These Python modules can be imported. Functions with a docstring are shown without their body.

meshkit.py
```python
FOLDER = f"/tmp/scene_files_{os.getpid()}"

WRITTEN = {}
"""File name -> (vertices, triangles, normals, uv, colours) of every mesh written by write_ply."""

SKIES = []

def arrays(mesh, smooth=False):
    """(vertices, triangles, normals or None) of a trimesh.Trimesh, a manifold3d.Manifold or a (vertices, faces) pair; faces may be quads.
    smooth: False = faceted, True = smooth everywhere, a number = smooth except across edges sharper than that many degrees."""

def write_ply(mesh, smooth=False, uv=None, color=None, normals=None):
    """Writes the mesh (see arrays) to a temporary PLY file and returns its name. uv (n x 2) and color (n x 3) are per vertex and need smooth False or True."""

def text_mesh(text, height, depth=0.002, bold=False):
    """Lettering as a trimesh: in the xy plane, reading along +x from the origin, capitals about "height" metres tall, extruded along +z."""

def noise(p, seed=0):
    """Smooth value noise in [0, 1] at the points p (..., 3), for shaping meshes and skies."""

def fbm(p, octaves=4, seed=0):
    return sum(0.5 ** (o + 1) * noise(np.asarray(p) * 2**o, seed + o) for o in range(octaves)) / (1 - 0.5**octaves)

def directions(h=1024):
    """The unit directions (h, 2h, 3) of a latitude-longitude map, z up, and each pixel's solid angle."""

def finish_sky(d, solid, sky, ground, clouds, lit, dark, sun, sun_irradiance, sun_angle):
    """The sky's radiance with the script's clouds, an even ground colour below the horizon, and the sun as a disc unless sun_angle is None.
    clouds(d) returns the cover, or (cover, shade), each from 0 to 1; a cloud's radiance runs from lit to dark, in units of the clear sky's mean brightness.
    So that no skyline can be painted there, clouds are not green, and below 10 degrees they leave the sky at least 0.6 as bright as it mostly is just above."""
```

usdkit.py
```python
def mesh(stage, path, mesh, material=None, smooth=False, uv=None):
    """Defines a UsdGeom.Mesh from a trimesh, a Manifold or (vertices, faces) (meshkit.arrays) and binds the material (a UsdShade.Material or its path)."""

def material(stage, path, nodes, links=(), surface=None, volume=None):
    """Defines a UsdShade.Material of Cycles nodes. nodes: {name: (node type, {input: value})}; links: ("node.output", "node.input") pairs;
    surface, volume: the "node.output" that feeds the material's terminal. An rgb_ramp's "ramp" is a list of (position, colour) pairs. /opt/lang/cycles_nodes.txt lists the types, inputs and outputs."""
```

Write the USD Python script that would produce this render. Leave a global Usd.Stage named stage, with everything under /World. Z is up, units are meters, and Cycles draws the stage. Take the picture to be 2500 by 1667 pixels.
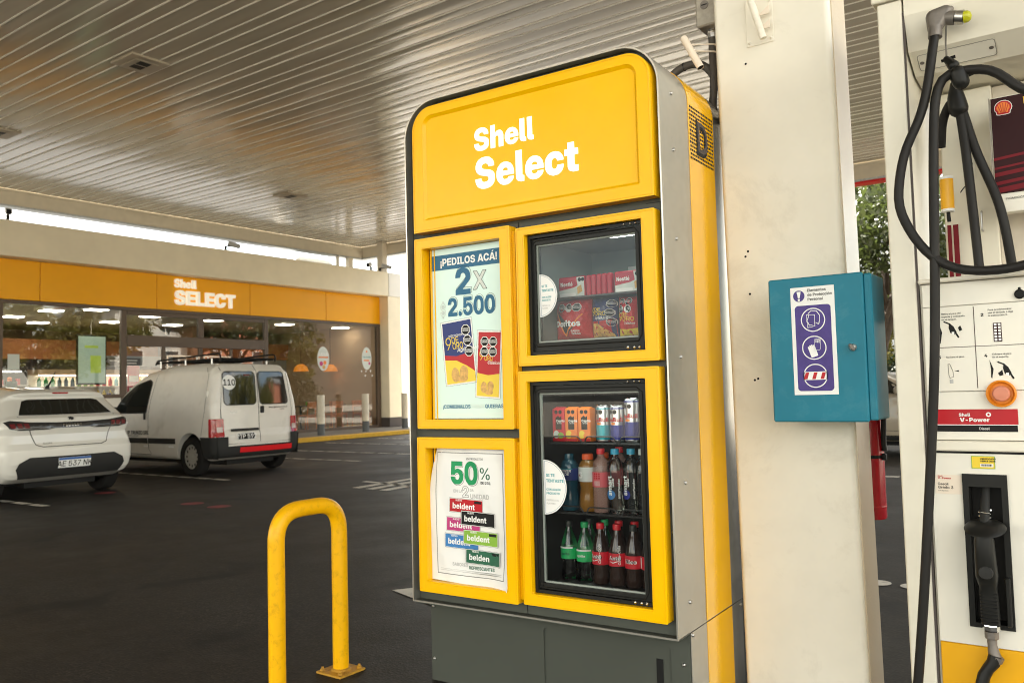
import math, random, glob
import numpy as np, trimesh, usdkit, meshkit
from pxr import Usd, UsdGeom, UsdLux, UsdShade, Gf, Sdf
from shapely import affinity, box as sbox, union_all
from shapely.geometry import Polygon, Point, LineString, MultiPolygon
from shapely.geometry.polygon import orient
from scipy.spatial import Delaunay
from scipy.interpolate import LinearNDInterpolator, NearestNDInterpolator, CubicSpline
import manifold3d as m3

stage = Usd.Stage.CreateInMemory()
UsdGeom.SetStageUpAxis(stage, UsdGeom.Tokens.z)
UsdGeom.SetStageMetersPerUnit(stage, 1.0)
UsdGeom.Xform.Define(stage, '/World')
rng = np.random.default_rng(7)
PI = math.pi

# ------------------------------------------------------------------ camera, sky, sun, exposure
EXPOSURE = 2.58
SKY_STRENGTH = 0.10
SUN_DIR = np.array([-0.72, 0.42, 1.0]); SUN_DIR = SUN_DIR / np.linalg.norm(SUN_DIR)
YAW, PITCH, ROLL = np.radians([35.7329, 3.27606, -1.48451])
fw = np.array([-np.sin(YAW)*np.cos(PITCH), np.cos(YAW)*np.cos(PITCH), np.sin(PITCH)])
rt = np.array([np.cos(YAW), np.sin(YAW), 0.0]); up = np.cross(rt, fw)
rt, up = np.cos(ROLL)*rt + np.sin(ROLL)*up, -np.sin(ROLL)*rt + np.cos(ROLL)*up
cam = UsdGeom.Camera.Define(stage, '/World/camera')
cm = np.eye(4); cm[0, :3] = rt; cm[1, :3] = up; cm[2, :3] = -fw; cm[3, :3] = (0, 0, 1.2)
cam.AddTransformOp().Set(Gf.Matrix4d(cm.tolist()))
cam.CreateHorizontalApertureAttr(36.0)
cam.CreateVerticalApertureAttr(36.0*682/1024)
cam.CreateFocalLengthAttr(36.0*2054.65/2500)
cam.CreateClippingRangeAttr(Gf.Vec2f(0.05, 2000))
cam.CreateExposureAttr(EXPOSURE)
cam.CreateFStopAttr(5.6); cam.CreateFocusDistanceAttr(3.0)

elev = math.asin(SUN_DIR[2]); azim = math.atan2(SUN_DIR[0], SUN_DIR[1])
sky_mat = usdkit.material(stage, '/World/Looks/sky', {
    's': ('sky_texture', {'sky_type': 'single_scattering', 'sun_disc': False, 'sun_elevation': elev, 'sun_rotation': azim, 'altitude': 50.0, 'air_density': 1.0, 'aerosol_density': 2.0}),
    'tc': ('texture_coordinate', {}),
    'mp': ('mapping', {'scale': (1.0, 1.0, 2.2)}),
    'n': ('noise_texture', {'scale': 2.3, 'detail': 6.0, 'roughness': 0.55}),
    'r': ('rgb_ramp', {'ramp': [(0.38, (0, 0, 0)), (0.62, (1, 1, 1))]}),
    'c': ('mix_color', {'blend_type': 'mix', 'b': (7.5, 7.0, 6.3), 'use_clamp': False}),
    'w': ('mix_color', {'blend_type': 'multiply', 'fac': 1.0, 'b': (1.0, 0.98, 0.89), 'use_clamp': False}),
    'b': ('background_shader', {'strength': SKY_STRENGTH})},
    [('tc.generated', 'mp.vector'), ('mp.vector', 'n.vector'), ('n.fac', 'r.fac'), ('r.color', 'c.fac'), ('s.color', 'c.a'), ('c.result', 'w.a'), ('w.result', 'b.color')], surface='b.background')
dome = UsdLux.DomeLight.Define(stage, '/World/sky')
UsdShade.MaterialBindingAPI.Apply(dome.GetPrim()).Bind(sky_mat)
dome.GetPrim().SetCustomDataByKey('kind', 'structure')
sun = UsdLux.DistantLight.Define(stage, '/World/sun')
sun.CreateIntensityAttr(1.25); sun.CreateAngleAttr(0.5); sun.CreateColorAttr(Gf.Vec3f(1.0, 0.94, 0.83)); sun.CreateNormalizeAttr(True)
zz = SUN_DIR; xx = np.cross([0, 0, 1.0], zz); xx /= np.linalg.norm(xx); yy = np.cross(zz, xx)
sm = np.eye(4); sm[0, :3] = xx; sm[1, :3] = yy; sm[2, :3] = zz
sun.AddTransformOp().Set(Gf.Matrix4d(sm.tolist()))

# ------------------------------------------------------------------ stage helpers
used = {}
def fresh(parent, name):
    k = used.get((parent, name), 0); used[(parent, name)] = k + 1
    return f'{parent}/{name}' if k == 0 else f'{parent}/{name}_{k:03d}'
class Node:
    def __init__(s, path, off): s.path, s.off = path, np.asarray(off, float)
def tagp(prim, label=None, cat=None, group=None, kind=None):
    for k, v in (('label', label), ('category', cat), ('group', group), ('kind', kind)):
        if v: prim.SetCustomDataByKey(k, v)
def thing(name, label, cat, loc=(0, 0, 0), rotz=0.0, group=None, lean=None, local=False):
    """An Xform at the thing's base. Parts are given in world coordinates unless the thing is rotated or local."""
    path = fresh('/World', name)
    x = UsdGeom.Xform.Define(stage, path)
    x.AddTranslateOp().Set(Gf.Vec3d(*map(float, loc)))
    if rotz: x.AddRotateZOp().Set(float(rotz))
    if lean: x.AddRotateYOp().Set(float(lean))
    tagp(x.GetPrim(), label, cat, group)
    return Node(path, (0, 0, 0) if (rotz or local) else loc)
def sub(parent, name, label=None):
    path = fresh(parent.path, name)
    x = UsdGeom.Xform.Define(stage, path)
    if label: tagp(x.GetPrim(), label)
    return Node(path, parent.off)
def clean(m):
    return m
def part(parent, name, mesh, mat, label=None, smooth=False, kind=None):
    v, f = (np.array(mesh.vertices), np.array(mesh.faces)) if not isinstance(mesh, tuple) else (np.asarray(mesh[0], float), np.asarray(mesh[1]))
    path = fresh(parent.path, name)
    usdkit.mesh(stage, path, (v - parent.off, f), M[mat], smooth=smooth)
    tagp(stage.GetPrimAtPath(path), label, kind=kind)
    return Node(path, parent.off)
def single(name, mesh, mat, label, cat, group=None, smooth=False, kind=None, loc=None):
    v, f = np.array(mesh.vertices), np.array(mesh.faces)
    path = fresh('/World', name)
    loc = loc if loc is not None else np.array([*(v.min(0)[:2] + v.max(0)[:2])/2, v.min(0)[2]])
    g = usdkit.mesh(stage, path, (v - loc, f), M[mat], smooth=smooth)
    g.AddTranslateOp().Set(Gf.Vec3d(*map(float, loc)))
    tagp(g.GetPrim(), label, cat, group, kind)
    return Node(path, loc)
def copy_of(node, name, loc, rotz=0.0, label=None, cat=None, group=None):
    path = fresh('/World', name)
    src = stage.GetPrimAtPath(node.path)
    p = stage.DefinePrim(path, src.GetTypeName()); p.GetReferences().AddInternalReference(node.path)
    if src.GetTypeName() == 'Xform': p.SetInstanceable(True)
    x = UsdGeom.Xformable(p); x.ClearXformOpOrder()
    x.AddTranslateOp().Set(Gf.Vec3d(*map(float, loc)))
    if src.GetTypeName() == 'Xform': x.AddRotateZOp().Set(float(rotz))
    tagp(p, label, cat, group)
    return Node(path, loc)
def structure(name, mesh, mat, smooth=False):
    v, f = np.array(mesh.vertices), np.array(mesh.faces)
    path = fresh('/World', name)
    g = usdkit.mesh(stage, path, (v, f), M[mat], smooth=smooth)
    g.GetPrim().SetCustomDataByKey('kind', 'structure')
    return Node(path, (0, 0, 0))

# ------------------------------------------------------------------ mesh helpers
def T(v, f): return trimesh.Trimesh(np.asarray(v, float), np.asarray(f, int), process=False)
def cat(*ms):
    ms = [m for m in ms if m is not None and len(m.faces)]
    return trimesh.util.concatenate(ms)
def bx(x0, x1, y0, y1, z0, z1, b=0.0):
    if b <= 0:
        m = trimesh.creation.box((x1-x0, y1-y0, z1-z0)); m.apply_translation(((x0+x1)/2, (y0+y1)/2, (z0+z1)/2)); return m
    P = []
    for sx, X in ((1, x0), (-1, x1)):
        for sy, Y in ((1, y0), (-1, y1)):
            for sz, Z in ((1, z0), (-1, z1)):
                P += [(X, Y+sy*b, Z+sz*b), (X+sx*b, Y, Z+sz*b), (X+sx*b, Y+sy*b, Z)]
    return trimesh.Trimesh(P, process=False).convex_hull
def geoms(g):
    if g.is_empty: return []
    return [p for p in getattr(g, 'geoms', [g]) if p.geom_type == 'Polygon' and p.area > 1e-12]
def ext(g, d0, d1, plane='xz'):
    """Extrude a shapely shape from d0 to d1 along the axis missing from plane."""
    out = []
    for p in geoms(g):
        m = trimesh.creation.extrude_polygon(p, d1-d0, engine='earcut')
        v = np.array(m.vertices); u, w, d = v[:, 0], v[:, 1], v[:, 2]+d0
        f = np.array(m.faces)
        if plane == 'xz': v = np.stack([u, d, w], 1); f = f[:, ::-1]
        elif plane == 'yz': v = np.stack([d, u, w], 1)
        else: v = np.stack([u, w, d], 1)
        out.append(T(v, f))
    return cat(*out)
def wrap(g, fn, dens=None):
    """Flat print: triangulate a shape and map it to space with fn(u, v) -> points."""
    V, F, n = [], [], 0
    for p in geoms(g):
        if dens: p = p.segmentize(dens)
        if dens and p.area > dens*dens*4:
            x0, y0, x1, y1 = p.bounds
            gx, gy = np.meshgrid(np.arange(x0+dens/2, x1, dens), np.arange(y0+dens/2, y1, dens))
            inn = np.stack([gx.ravel(), gy.ravel()], 1)
            from shapely import contains_xy
            pin = p.buffer(-dens*0.35)
            inn = inn[contains_xy(pin, inn[:, 0], inn[:, 1])] if not pin.is_empty else inn[:0]
            bd = np.vstack([np.array(r.coords)[:-1] for r in [p.exterior, *p.interiors]])
            pts = np.vstack([bd, inn])
            t = Delaunay(pts).simplices
            c = pts[t].mean(1); t = t[contains_xy(p, c[:, 0], c[:, 1])]
            a = np.cross(pts[t[:, 1]]-pts[t[:, 0]], pts[t[:, 2]]-pts[t[:, 0]])
            t[a < 0] = t[a < 0][:, ::-1]
            t = t[np.abs(a) > 1e-14]
            v2, f = pts, t
        else:
            v2, f = trimesh.creation.triangulate_polygon(orient(p), engine='earcut')
        v3 = fn(v2[:, 0], v2[:, 1])
        V.append(v3); F.append(np.asarray(f)+n); n += len(v2)
    return T(np.vstack(V), np.vstack(F))
def flat_xz(y): return lambda u, v: np.stack([u, np.full_like(u, y), v], 1)
def flat_yz(x, sgn=1.0): return lambda u, v: np.stack([np.full_like(u, x), sgn*u, v], 1)
def flat_xy(z): return lambda u, v: np.stack([u, v, np.full_like(u, z)], 1)
def rrect(x0, x1, y0, y1, r=0.0, n=6):
    b = sbox(x0, y0, x1, y1)
    return b.buffer(-r).buffer(r, quad_segs=n) if r > 0 else b
def tube(P, r, sides=10, caps=True, closed=False):
    P = np.asarray(P, float); r = np.broadcast_to(r, (len(P),))
    t = np.gradient(P, axis=0); t /= np.linalg.norm(t, axis=1, keepdims=True)+1e-12
    a = np.cross(t[0], [0, 0, 1.0]); a = a if np.linalg.norm(a) > 1e-3 else np.cross(t[0], [1.0, 0, 0]); a /= np.linalg.norm(a)
    rings = []
    ang = np.arange(sides)*2*PI/sides
    for i in range(len(P)):
        a = a - t[i]*(a@t[i]); a /= np.linalg.norm(a); b = np.cross(t[i], a)
        rings.append(P[i] + r[i]*(np.cos(ang)[:, None]*a + np.sin(ang)[:, None]*b))
    v = np.vstack(rings); F = []
    for i in range(len(P)-1):
        for j in range(sides):
            k = (j+1) % sides
            F += [(i*sides+j, i*sides+k, (i+1)*sides+k), (i*sides+j, (i+1)*sides+k, (i+1)*sides+j)]
    if caps:
        n = len(v); v = np.vstack([v, P[0], P[-1]])
        for j in range(sides):
            k = (j+1) % sides
            F += [(n, k, j), (n+1, (len(P)-1)*sides+j, (len(P)-1)*sides+k)]
    return T(v, F)
def spline(P, n):
    P = np.asarray(P, float); s = np.r_[0, np.cumsum(np.linalg.norm(np.diff(P, axis=0), axis=1))]
    return CubicSpline(s, P)(np.linspace(0, s[-1], n))
def fillet(P, r, n=6):
    """Polyline with rounded corners."""
    P = [np.asarray(p, float) for p in P]; out = [P[0]]
    for a, b, c in zip(P, P[1:], P[2:]):
        u = (a-b)/np.linalg.norm(a-b); w = (c-b)/np.linalg.norm(c-b)
        for t in np.linspace(0, 1, n+1):
            p, q = b+u*r*(1-t), b+w*r*t
            out.append(p*(1-t)+q*t)
    return np.array(out+[P[-1]])
def lathe(prof, n=20, axis='z', at=(0, 0, 0), caps=True):
    prof = np.asarray(prof, float); ang = np.arange(n)*2*PI/n; V = []
    for rr, h in prof: V.append(np.stack([rr*np.cos(ang), rr*np.sin(ang), np.full(n, h)], 1))
    v = np.vstack(V); F = []
    for i in range(len(prof)-1):
        for j in range(n):
            k = (j+1) % n
            F += [(i*n+j, i*n+k, (i+1)*n+k), (i*n+j, (i+1)*n+k, (i+1)*n+j)]
    m = len(v); v = np.vstack([v, (0, 0, prof[0][1]), (0, 0, prof[-1][1])]); L = (len(prof)-1)*n
    for j in range(n if caps else 0):
        k = (j+1) % n; F += [(m, k, j), (m+1, L+j, L+k)]
    if not caps: v = v[:m]
    if axis == 'y': v = v[:, [0, 2, 1]]*[1, -1, 1]     # lathe axis points to -y
    if axis == 'x': v = v[:, [2, 1, 0]]*[1, 1, -1]
    return T(v+np.asarray(at, float), F)
def mani(m): return m3.Manifold(m3.Mesh(np.asarray(m.vertices, np.float32), np.asarray(m.faces, np.uint32)))
def unmani(m):
    q = m.to_mesh(); return T(q.vert_properties[:, :3], q.tri_verts)
def rotm(m, axis, deg, c=(0, 0, 0)):
    m = m.copy(); m.apply_transform(trimesh.transformations.rotation_matrix(math.radians(deg), axis, c)); return m
def sh(m, d): m = m.copy(); m.apply_translation(d); return m
_fonts = {}
def text(s, h, x=0.0, y=0.0, align='l', wt=700, size=120, track=0.0, sx=1.0, slant=0.0):
    """Lettering as a shapely shape with capitals h tall, baseline at y."""
    from PIL import Image, ImageDraw, ImageFont
    key = (wt, size)
    if key not in _fonts:
        f = ImageFont.truetype(glob.glob('/opt/blender-*/*/datafiles/fonts/Inter.woff2')[0], size)
        try: f.set_variation_by_axes([32, wt])
        except Exception: pass
        _fonts[key] = f
    f = _fonts[key]; S = h/(0.727*size); shapes = []; cx = 0.0
    chunks = [s] if not track else list(s)
    for ch in chunks:
        if ch.strip():
            x0, y0, x1, y1 = f.getbbox(ch, anchor='ls')
            im = Image.new('L', (x1-x0+8, y1-y0+8)); ImageDraw.Draw(im).text((4-x0, 4-y0), ch, 255, f, anchor='ls')
            on = np.pad(np.asarray(im) > 127, ((0, 0), (1, 1))).astype(np.int8)
            rows, st = np.nonzero(np.diff(on, axis=1) == 1); en = np.nonzero(np.diff(on, axis=1) == -1)[1]
            g = union_all(sbox(st, -rows-1, en, -rows)).buffer(0.6).buffer(-0.6).simplify(max(0.7, size/150))
            shapes.append(affinity.translate(g, cx+x0-4, 4-y0))
        cx += f.getlength(ch) + track*size
    g = union_all(shapes)
    g = affinity.affine_transform(g, [S*sx, S*slant, 0, S, 0, 0])
    W = cx*S*sx
    return affinity.translate(g, x-{'l': 0, 'c': W/2, 'r': W}[align], y)

# ------------------------------------------------------------------ materials
M = {}
def mat(name, col, rough=0.5, metal=0.0, var=0.0, scale=6.0, bump=0.0, bscale=80.0, coat=0.0, emit=None, es=0.0, dirt=None, dscale=3.0, damt=0.5, spec=0.5, aniso=0.0, rvar=0.0, dist=0.002, trans=0.0, alpha=1.0):
    nodes = {'p': ('principled_bsdf', {'base_color': col, 'roughness': rough, 'metallic': metal, 'coat_weight': coat, 'specular_ior_level': spec, 'anisotropic': aniso, 'transmission_weight': trans, 'alpha': alpha})}
    links = []
    if emit is not None: nodes['p'][1].update({'emission_color': emit, 'emission_strength': es})
    if var or dirt is not None or bump or rvar:
        nodes['tc'] = ('texture_coordinate', {})
    src = None
    if var:
        c = np.array(col)
        nodes['n'] = ('noise_texture', {'scale': scale, 'detail': 5.0, 'roughness': 0.6})
        nodes['r'] = ('rgb_ramp', {'ramp': [(0.3, tuple(c*(1-var))), (0.7, tuple(np.minimum(c*(1+var), 1)))]})
        links += [('tc.object', 'n.vector'), ('n.fac', 'r.fac')]; src = 'r.color'
    if dirt is not None:
        nodes['dn'] = ('noise_texture', {'scale': dscale, 'detail': 8.0, 'roughness': 0.7, 'distortion': 0.4})
        nodes['dr'] = ('rgb_ramp', {'ramp': [(0.52, (0, 0, 0)), (0.75, (damt, damt, damt))]})
        nodes['dm'] = ('mix_color', {'blend_type': 'mix', 'a': col, 'b': dirt})
        links += [('tc.object', 'dn.vector'), ('dn.fac', 'dr.fac'), ('dr.color', 'dm.fac')]
        if src: links.append((src, 'dm.a'))
        src = 'dm.result'
    if src: links.append((src, 'p.base_color'))
    if rvar:
        nodes['rn'] = ('noise_texture', {'scale': scale*0.7+1, 'detail': 4.0})
        nodes['rm'] = ('map_range', {'from_min': 0.3, 'from_max': 0.7, 'to_min': max(rough-rvar, 0.02), 'to_max': rough+rvar})
        links += [('tc.object', 'rn.vector'), ('rn.fac', 'rm.value'), ('rm.result', 'p.roughness')]
    if bump:
        nodes['bn'] = ('noise_texture', {'scale': bscale, 'detail': 3.0})
        nodes['b'] = ('bump', {'strength': bump, 'distance': dist})
        links += [('tc.object', 'bn.vector'), ('bn.fac', 'b.height'), ('b.normal', 'p.normal')]
    M[name] = usdkit.material(stage, '/World/Looks/'+name, nodes, links, surface='p.BSDF')
def glass(name, tint=(1, 1, 1), ior=1.5, rough=0.0):
    M[name] = usdkit.material(stage, '/World/Looks/'+name, {
        't': ('transparent_bsdf', {'color': tint}), 'g': ('glossy_bsdf', {'color': (1, 1, 1), 'roughness': rough}), 'f': ('layer_weight', {'blend': ior}),
        'mr': ('map_range', {'from_min': 0.0, 'from_max': 1.0, 'to_min': 0.0, 'to_max': 1.0}), 'm': ('mix_closure', {})},
        [('f.fresnel', 'mr.value'), ('mr.result', 'm.fac'), ('t.BSDF', 'm.closure1'), ('g.BSDF', 'm.closure2')], surface='m.closure')

CREAM = (0.76, 0.71, 0.60)
M['asphalt'] = usdkit.material(stage, '/World/Looks/asphalt', {
    'g': ('geometry', {}), 'n1': ('noise_texture', {'scale': 0.55, 'detail': 7.0, 'roughness': 0.65}), 'r1': ('rgb_ramp', {'ramp': [(0.36, (0.016, 0.0135, 0.011)), (0.52, (0.024, 0.020, 0.016)), (0.66, (0.036, 0.031, 0.025))]}),
    'v': ('voronoi_texture', {'scale': 95.0}), 'r2': ('rgb_ramp', {'ramp': [(0.0, (0.55, 0.55, 0.55)), (0.6, (0.95, 0.95, 0.95)), (1.0, (1.9, 1.85, 1.75))]}), 'mx': ('mix_color', {'blend_type': 'multiply', 'fac': 1.0, 'use_clamp': False}),
    'n3': ('noise_texture', {'scale': 1.7, 'detail': 3.0, 'distortion': 0.6}), 'r3': ('rgb_ramp', {'ramp': [(0.60, (0, 0, 0)), (0.68, (0.8, 0.8, 0.8))]}), 'st': ('mix_color', {'blend_type': 'mix', 'b': (0.010, 0.009, 0.008)}),
    'rr': ('map_range', {'from_min': 0.35, 'from_max': 0.65, 'to_min': 0.52, 'to_max': 0.78}), 'b': ('bump', {'strength': 0.25, 'distance': 0.003}), 'p': ('principled_bsdf', {'specular_ior_level': 0.30})},
    [('g.position', 'n1.vector'), ('n1.fac', 'r1.fac'), ('g.position', 'v.vector'), ('v.color', 'r2.fac'), ('r1.color', 'mx.a'), ('r2.color', 'mx.b'), ('g.position', 'n3.vector'), ('n3.fac', 'r3.fac'), ('mx.result', 'st.a'), ('r3.color', 'st.fac'), ('st.result', 'p.base_color'), ('n1.fac', 'rr.value'), ('rr.result', 'p.roughness'), ('v.distance', 'b.height'), ('b.normal', 'p.normal')], surface='p.BSDF')
mat('pavement', (0.20, 0.18, 0.15), 0.8, var=0.2, scale=3, bump=0.3, bscale=60)
mat('road_paint', (0.62, 0.58, 0.50), 0.6, var=0.12, scale=9, dirt=(0.09, 0.08, 0.07), dscale=14, damt=0.8)
mat('red_paint', (0.22, 0.03, 0.035), 0.7, var=0.2, dirt=(0.04, 0.035, 0.03), dscale=9, damt=0.9)
mat('kerb_yellow', (0.70, 0.40, 0.02), 0.6, var=0.15, dirt=(0.2, 0.15, 0.08), dscale=5)
M['canopy_slat'] = usdkit.material(stage, '/World/Looks/canopy_slat', {
    'tc': ('texture_coordinate', {}), 'mp': ('mapping', {'scale': (0.35, 7.0, 1.0)}), 'n': ('noise_texture', {'scale': 1.0, 'detail': 3.0}),
    'mp2': ('mapping', {'scale': (0.25, 2.2, 1.0)}), 'n2': ('noise_texture', {'scale': 1.0, 'detail': 5.0, 'roughness': 0.6}),
    'r': ('rgb_ramp', {'ramp': [(0.3, (0.43, 0.38, 0.29)), (0.7, (0.54, 0.48, 0.375))]}), 'b': ('bump', {'strength': 0.9, 'distance': 0.006}),
    'p': ('principled_bsdf', {'roughness': 0.17, 'specular_ior_level': 0.9, 'coat_weight': 0.45, 'coat_roughness': 0.12})},
    [('tc.object', 'mp.vector'), ('mp.vector', 'n.vector'), ('n.fac', 'b.height'), ('b.normal', 'p.normal'), ('b.normal', 'p.coat_normal'), ('tc.object', 'mp2.vector'), ('mp2.vector', 'n2.vector'), ('n2.fac', 'r.fac'), ('r.color', 'p.base_color')], surface='p.BSDF')
mat('bitumen', (0.03, 0.03, 0.03), 0.85, var=0.2)
mat('slat_joint', (0.90, 0.86, 0.76), 0.45)
mat('concrete', (0.30, 0.28, 0.24), 0.8, var=0.15, scale=1.5, bump=0.2, bscale=40)
mat('canopy_beam', (0.62, 0.55, 0.43), 0.5, var=0.05)
mat('zinc', (0.45, 0.47, 0.48), 0.4, metal=0.8, var=0.2, scale=20)
mat('lamp_plate', (0.44, 0.38, 0.29), 0.45)
mat('black', (0.008, 0.008, 0.008), 0.5, spec=0.2)
mat('rubber', (0.012, 0.011, 0.010), 0.5, spec=0.25, bump=0.15, bscale=400, rvar=0.1)
mat('shop_cream', (0.86, 0.77, 0.58), 0.65, var=0.05, scale=2, bump=0.08, bscale=40)
mat('shop_white', (0.80, 0.77, 0.70), 0.5, var=0.04, scale=2)
mat('shop_orange', (0.95, 0.43, 0.001), 0.34, var=0.04, scale=1.2, spec=0.35)
mat('shop_frame', (0.105, 0.072, 0.050), 0.45)
mat('skirting', (0.07, 0.055, 0.05), 0.6)
mat('sign_white', (0.85, 0.80, 0.70), 0.4, emit=(1, 0.92, 0.75), es=0.07)
glass('window_glass', (0.92, 0.92, 0.88), 0.48)
glass('door_glass', (0.96, 0.97, 0.96), 0.30)
mat('room_floor', (0.30, 0.26, 0.20), 0.4)
mat('room_ceiling', (0.55, 0.50, 0.40), 0.7)
mat('room_brown', (0.26, 0.16, 0.09), 0.6, var=0.1, scale=2)
mat('room_orange', (0.42, 0.15, 0.045), 0.6, var=0.15, scale=3)
mat('room_beige', (0.60, 0.43, 0.27), 0.6)
mat('room_dark', (0.05, 0.045, 0.042), 0.6)
mat('room_lamp', (1, 1, 1), 0.5, emit=(1.0, 0.93, 0.78), es=2.3)
mat('orange_shade', (0.75, 0.23, 0.02), 0.4, emit=(1.0, 0.35, 0.03), es=0.06)
mat('bulb', (1, 1, 1), 0.5, emit=(1.0, 0.85, 0.6), es=1.5)
mat('chair_wood', (0.66, 0.25, 0.10), 0.5, var=0.15, scale=15)
mat('table_dark', (0.03, 0.028, 0.026), 0.4)
mat('steel', (0.55, 0.54, 0.52), 0.28, metal=1.0)
mat('chrome', (0.75, 0.74, 0.72), 0.12, metal=1.0)
mat('shell_metal', (0.48, 0.47, 0.44), 0.26, metal=0.9, var=0.05, scale=2, rvar=0.05)
mat('edge_metal', (0.56, 0.53, 0.47), 0.25, metal=0.9)
mat('charcoal', (0.060, 0.066, 0.054), 0.5, spec=0.3, var=0.06, scale=2, bump=0.05, bscale=250)
mat('yellow', (0.86, 0.47, 0.0), 0.26, var=0.035, scale=2.5, spec=0.3, rvar=0.09)
mat('side_yellow', (0.86, 0.45, 0.0), 0.07, var=0.03, scale=1.5, spec=0.7, coat=0.5)
mat('hoop_yellow', (0.86, 0.45, 0.002), 0.34, spec=0.3, var=0.05, scale=5, dirt=(0.30, 0.15, 0.01), dscale=26, damt=0.5, bump=0.08, bscale=60)
mat('rust_yellow', (0.50, 0.26, 0.02), 0.6, var=0.2, dirt=(0.06, 0.035, 0.02), dscale=22, damt=0.9)
mat('letter_white', (0.90, 0.90, 0.87), 0.4, emit=(1, 1, 0.97), es=0.10)
mat('gasket', (0.009, 0.009, 0.008), 0.4, spec=0.25)
mat('fridge_dark', (0.018, 0.019, 0.018), 0.5, spec=0.3)
mat('fridge_grey', (0.26, 0.29, 0.26), 0.35)
mat('shelf_wire', (0.03, 0.03, 0.03), 0.35)
mat('paper', (0.80, 0.80, 0.78), 0.55)
mat('poster_mint', (0.50, 0.64, 0.57), 0.35, emit=(0.80, 1.0, 0.90), es=0.035)
mat('print_blue', (0.025, 0.13, 0.24), 0.45, spec=0.3)
mat('print_teal', (0.03, 0.30, 0.33), 0.45)
mat('print_navy', (0.02, 0.035, 0.16), 0.4, spec=0.3)
mat('print_red', (0.44, 0.010, 0.018), 0.35, spec=0.3)
mat('print_green', (0.01, 0.28, 0.10), 0.4, spec=0.3)
mat('print_dkgreen', (0.01, 0.10, 0.05), 0.4)
mat('print_lime', (0.22, 0.42, 0.04), 0.4)
mat('print_pink', (0.48, 0.03, 0.18), 0.4)
mat('print_sky', (0.03, 0.18, 0.45), 0.4)
mat('print_grey', (0.45, 0.45, 0.44), 0.5)
mat('print_pale', (0.62, 0.66, 0.62), 0.5)
mat('print_black', (0.010, 0.010, 0.010), 0.5, spec=0.2)
mat('print_white', (0.82, 0.82, 0.80), 0.45)
mat('print_yellow', (0.80, 0.58, 0.03), 0.4)
mat('print_biscuit', (0.62, 0.36, 0.10), 0.5, var=0.3, scale=60)
mat('print_orange', (0.80, 0.20, 0.02), 0.4)
mat('print_purple', (0.06, 0.035, 0.20), 0.35, spec=0.3, var=0.15, scale=20)
mat('bag_red', (0.50, 0.012, 0.02), 0.22, spec=0.3, bump=0.7, bscale=38, dist=0.012)
mat('bag_navy', (0.02, 0.03, 0.11), 0.25, bump=0.7, bscale=38, dist=0.012)
mat('choc_red', (0.42, 0.012, 0.03), 0.25, spec=0.3, bump=0.2, bscale=50, dist=0.006)
mat('carton_red', (0.62, 0.02, 0.04), 0.35); mat('carton_orange', (0.80, 0.19, 0.015), 0.35)
mat('can_silver', (0.62, 0.63, 0.64), 0.25, metal=0.9)
mat('can_blue', (0.02, 0.03, 0.22), 0.25, metal=0.4); mat('can_cyan', (0.02, 0.33, 0.40), 0.25, metal=0.4)
glass('plastic_clear', (0.86, 0.90, 0.87), 0.42, 0.04)
mat('liquid_amber', (0.22, 0.10, 0.015), 0.08, alpha=0.9, spec=0.7)
mat('liquid_cola', (0.015, 0.008, 0.006), 0.06, alpha=0.97, spec=0.8)
mat('liquid_blue', (0.008, 0.05, 0.075), 0.08, alpha=0.95, spec=0.7)
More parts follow.
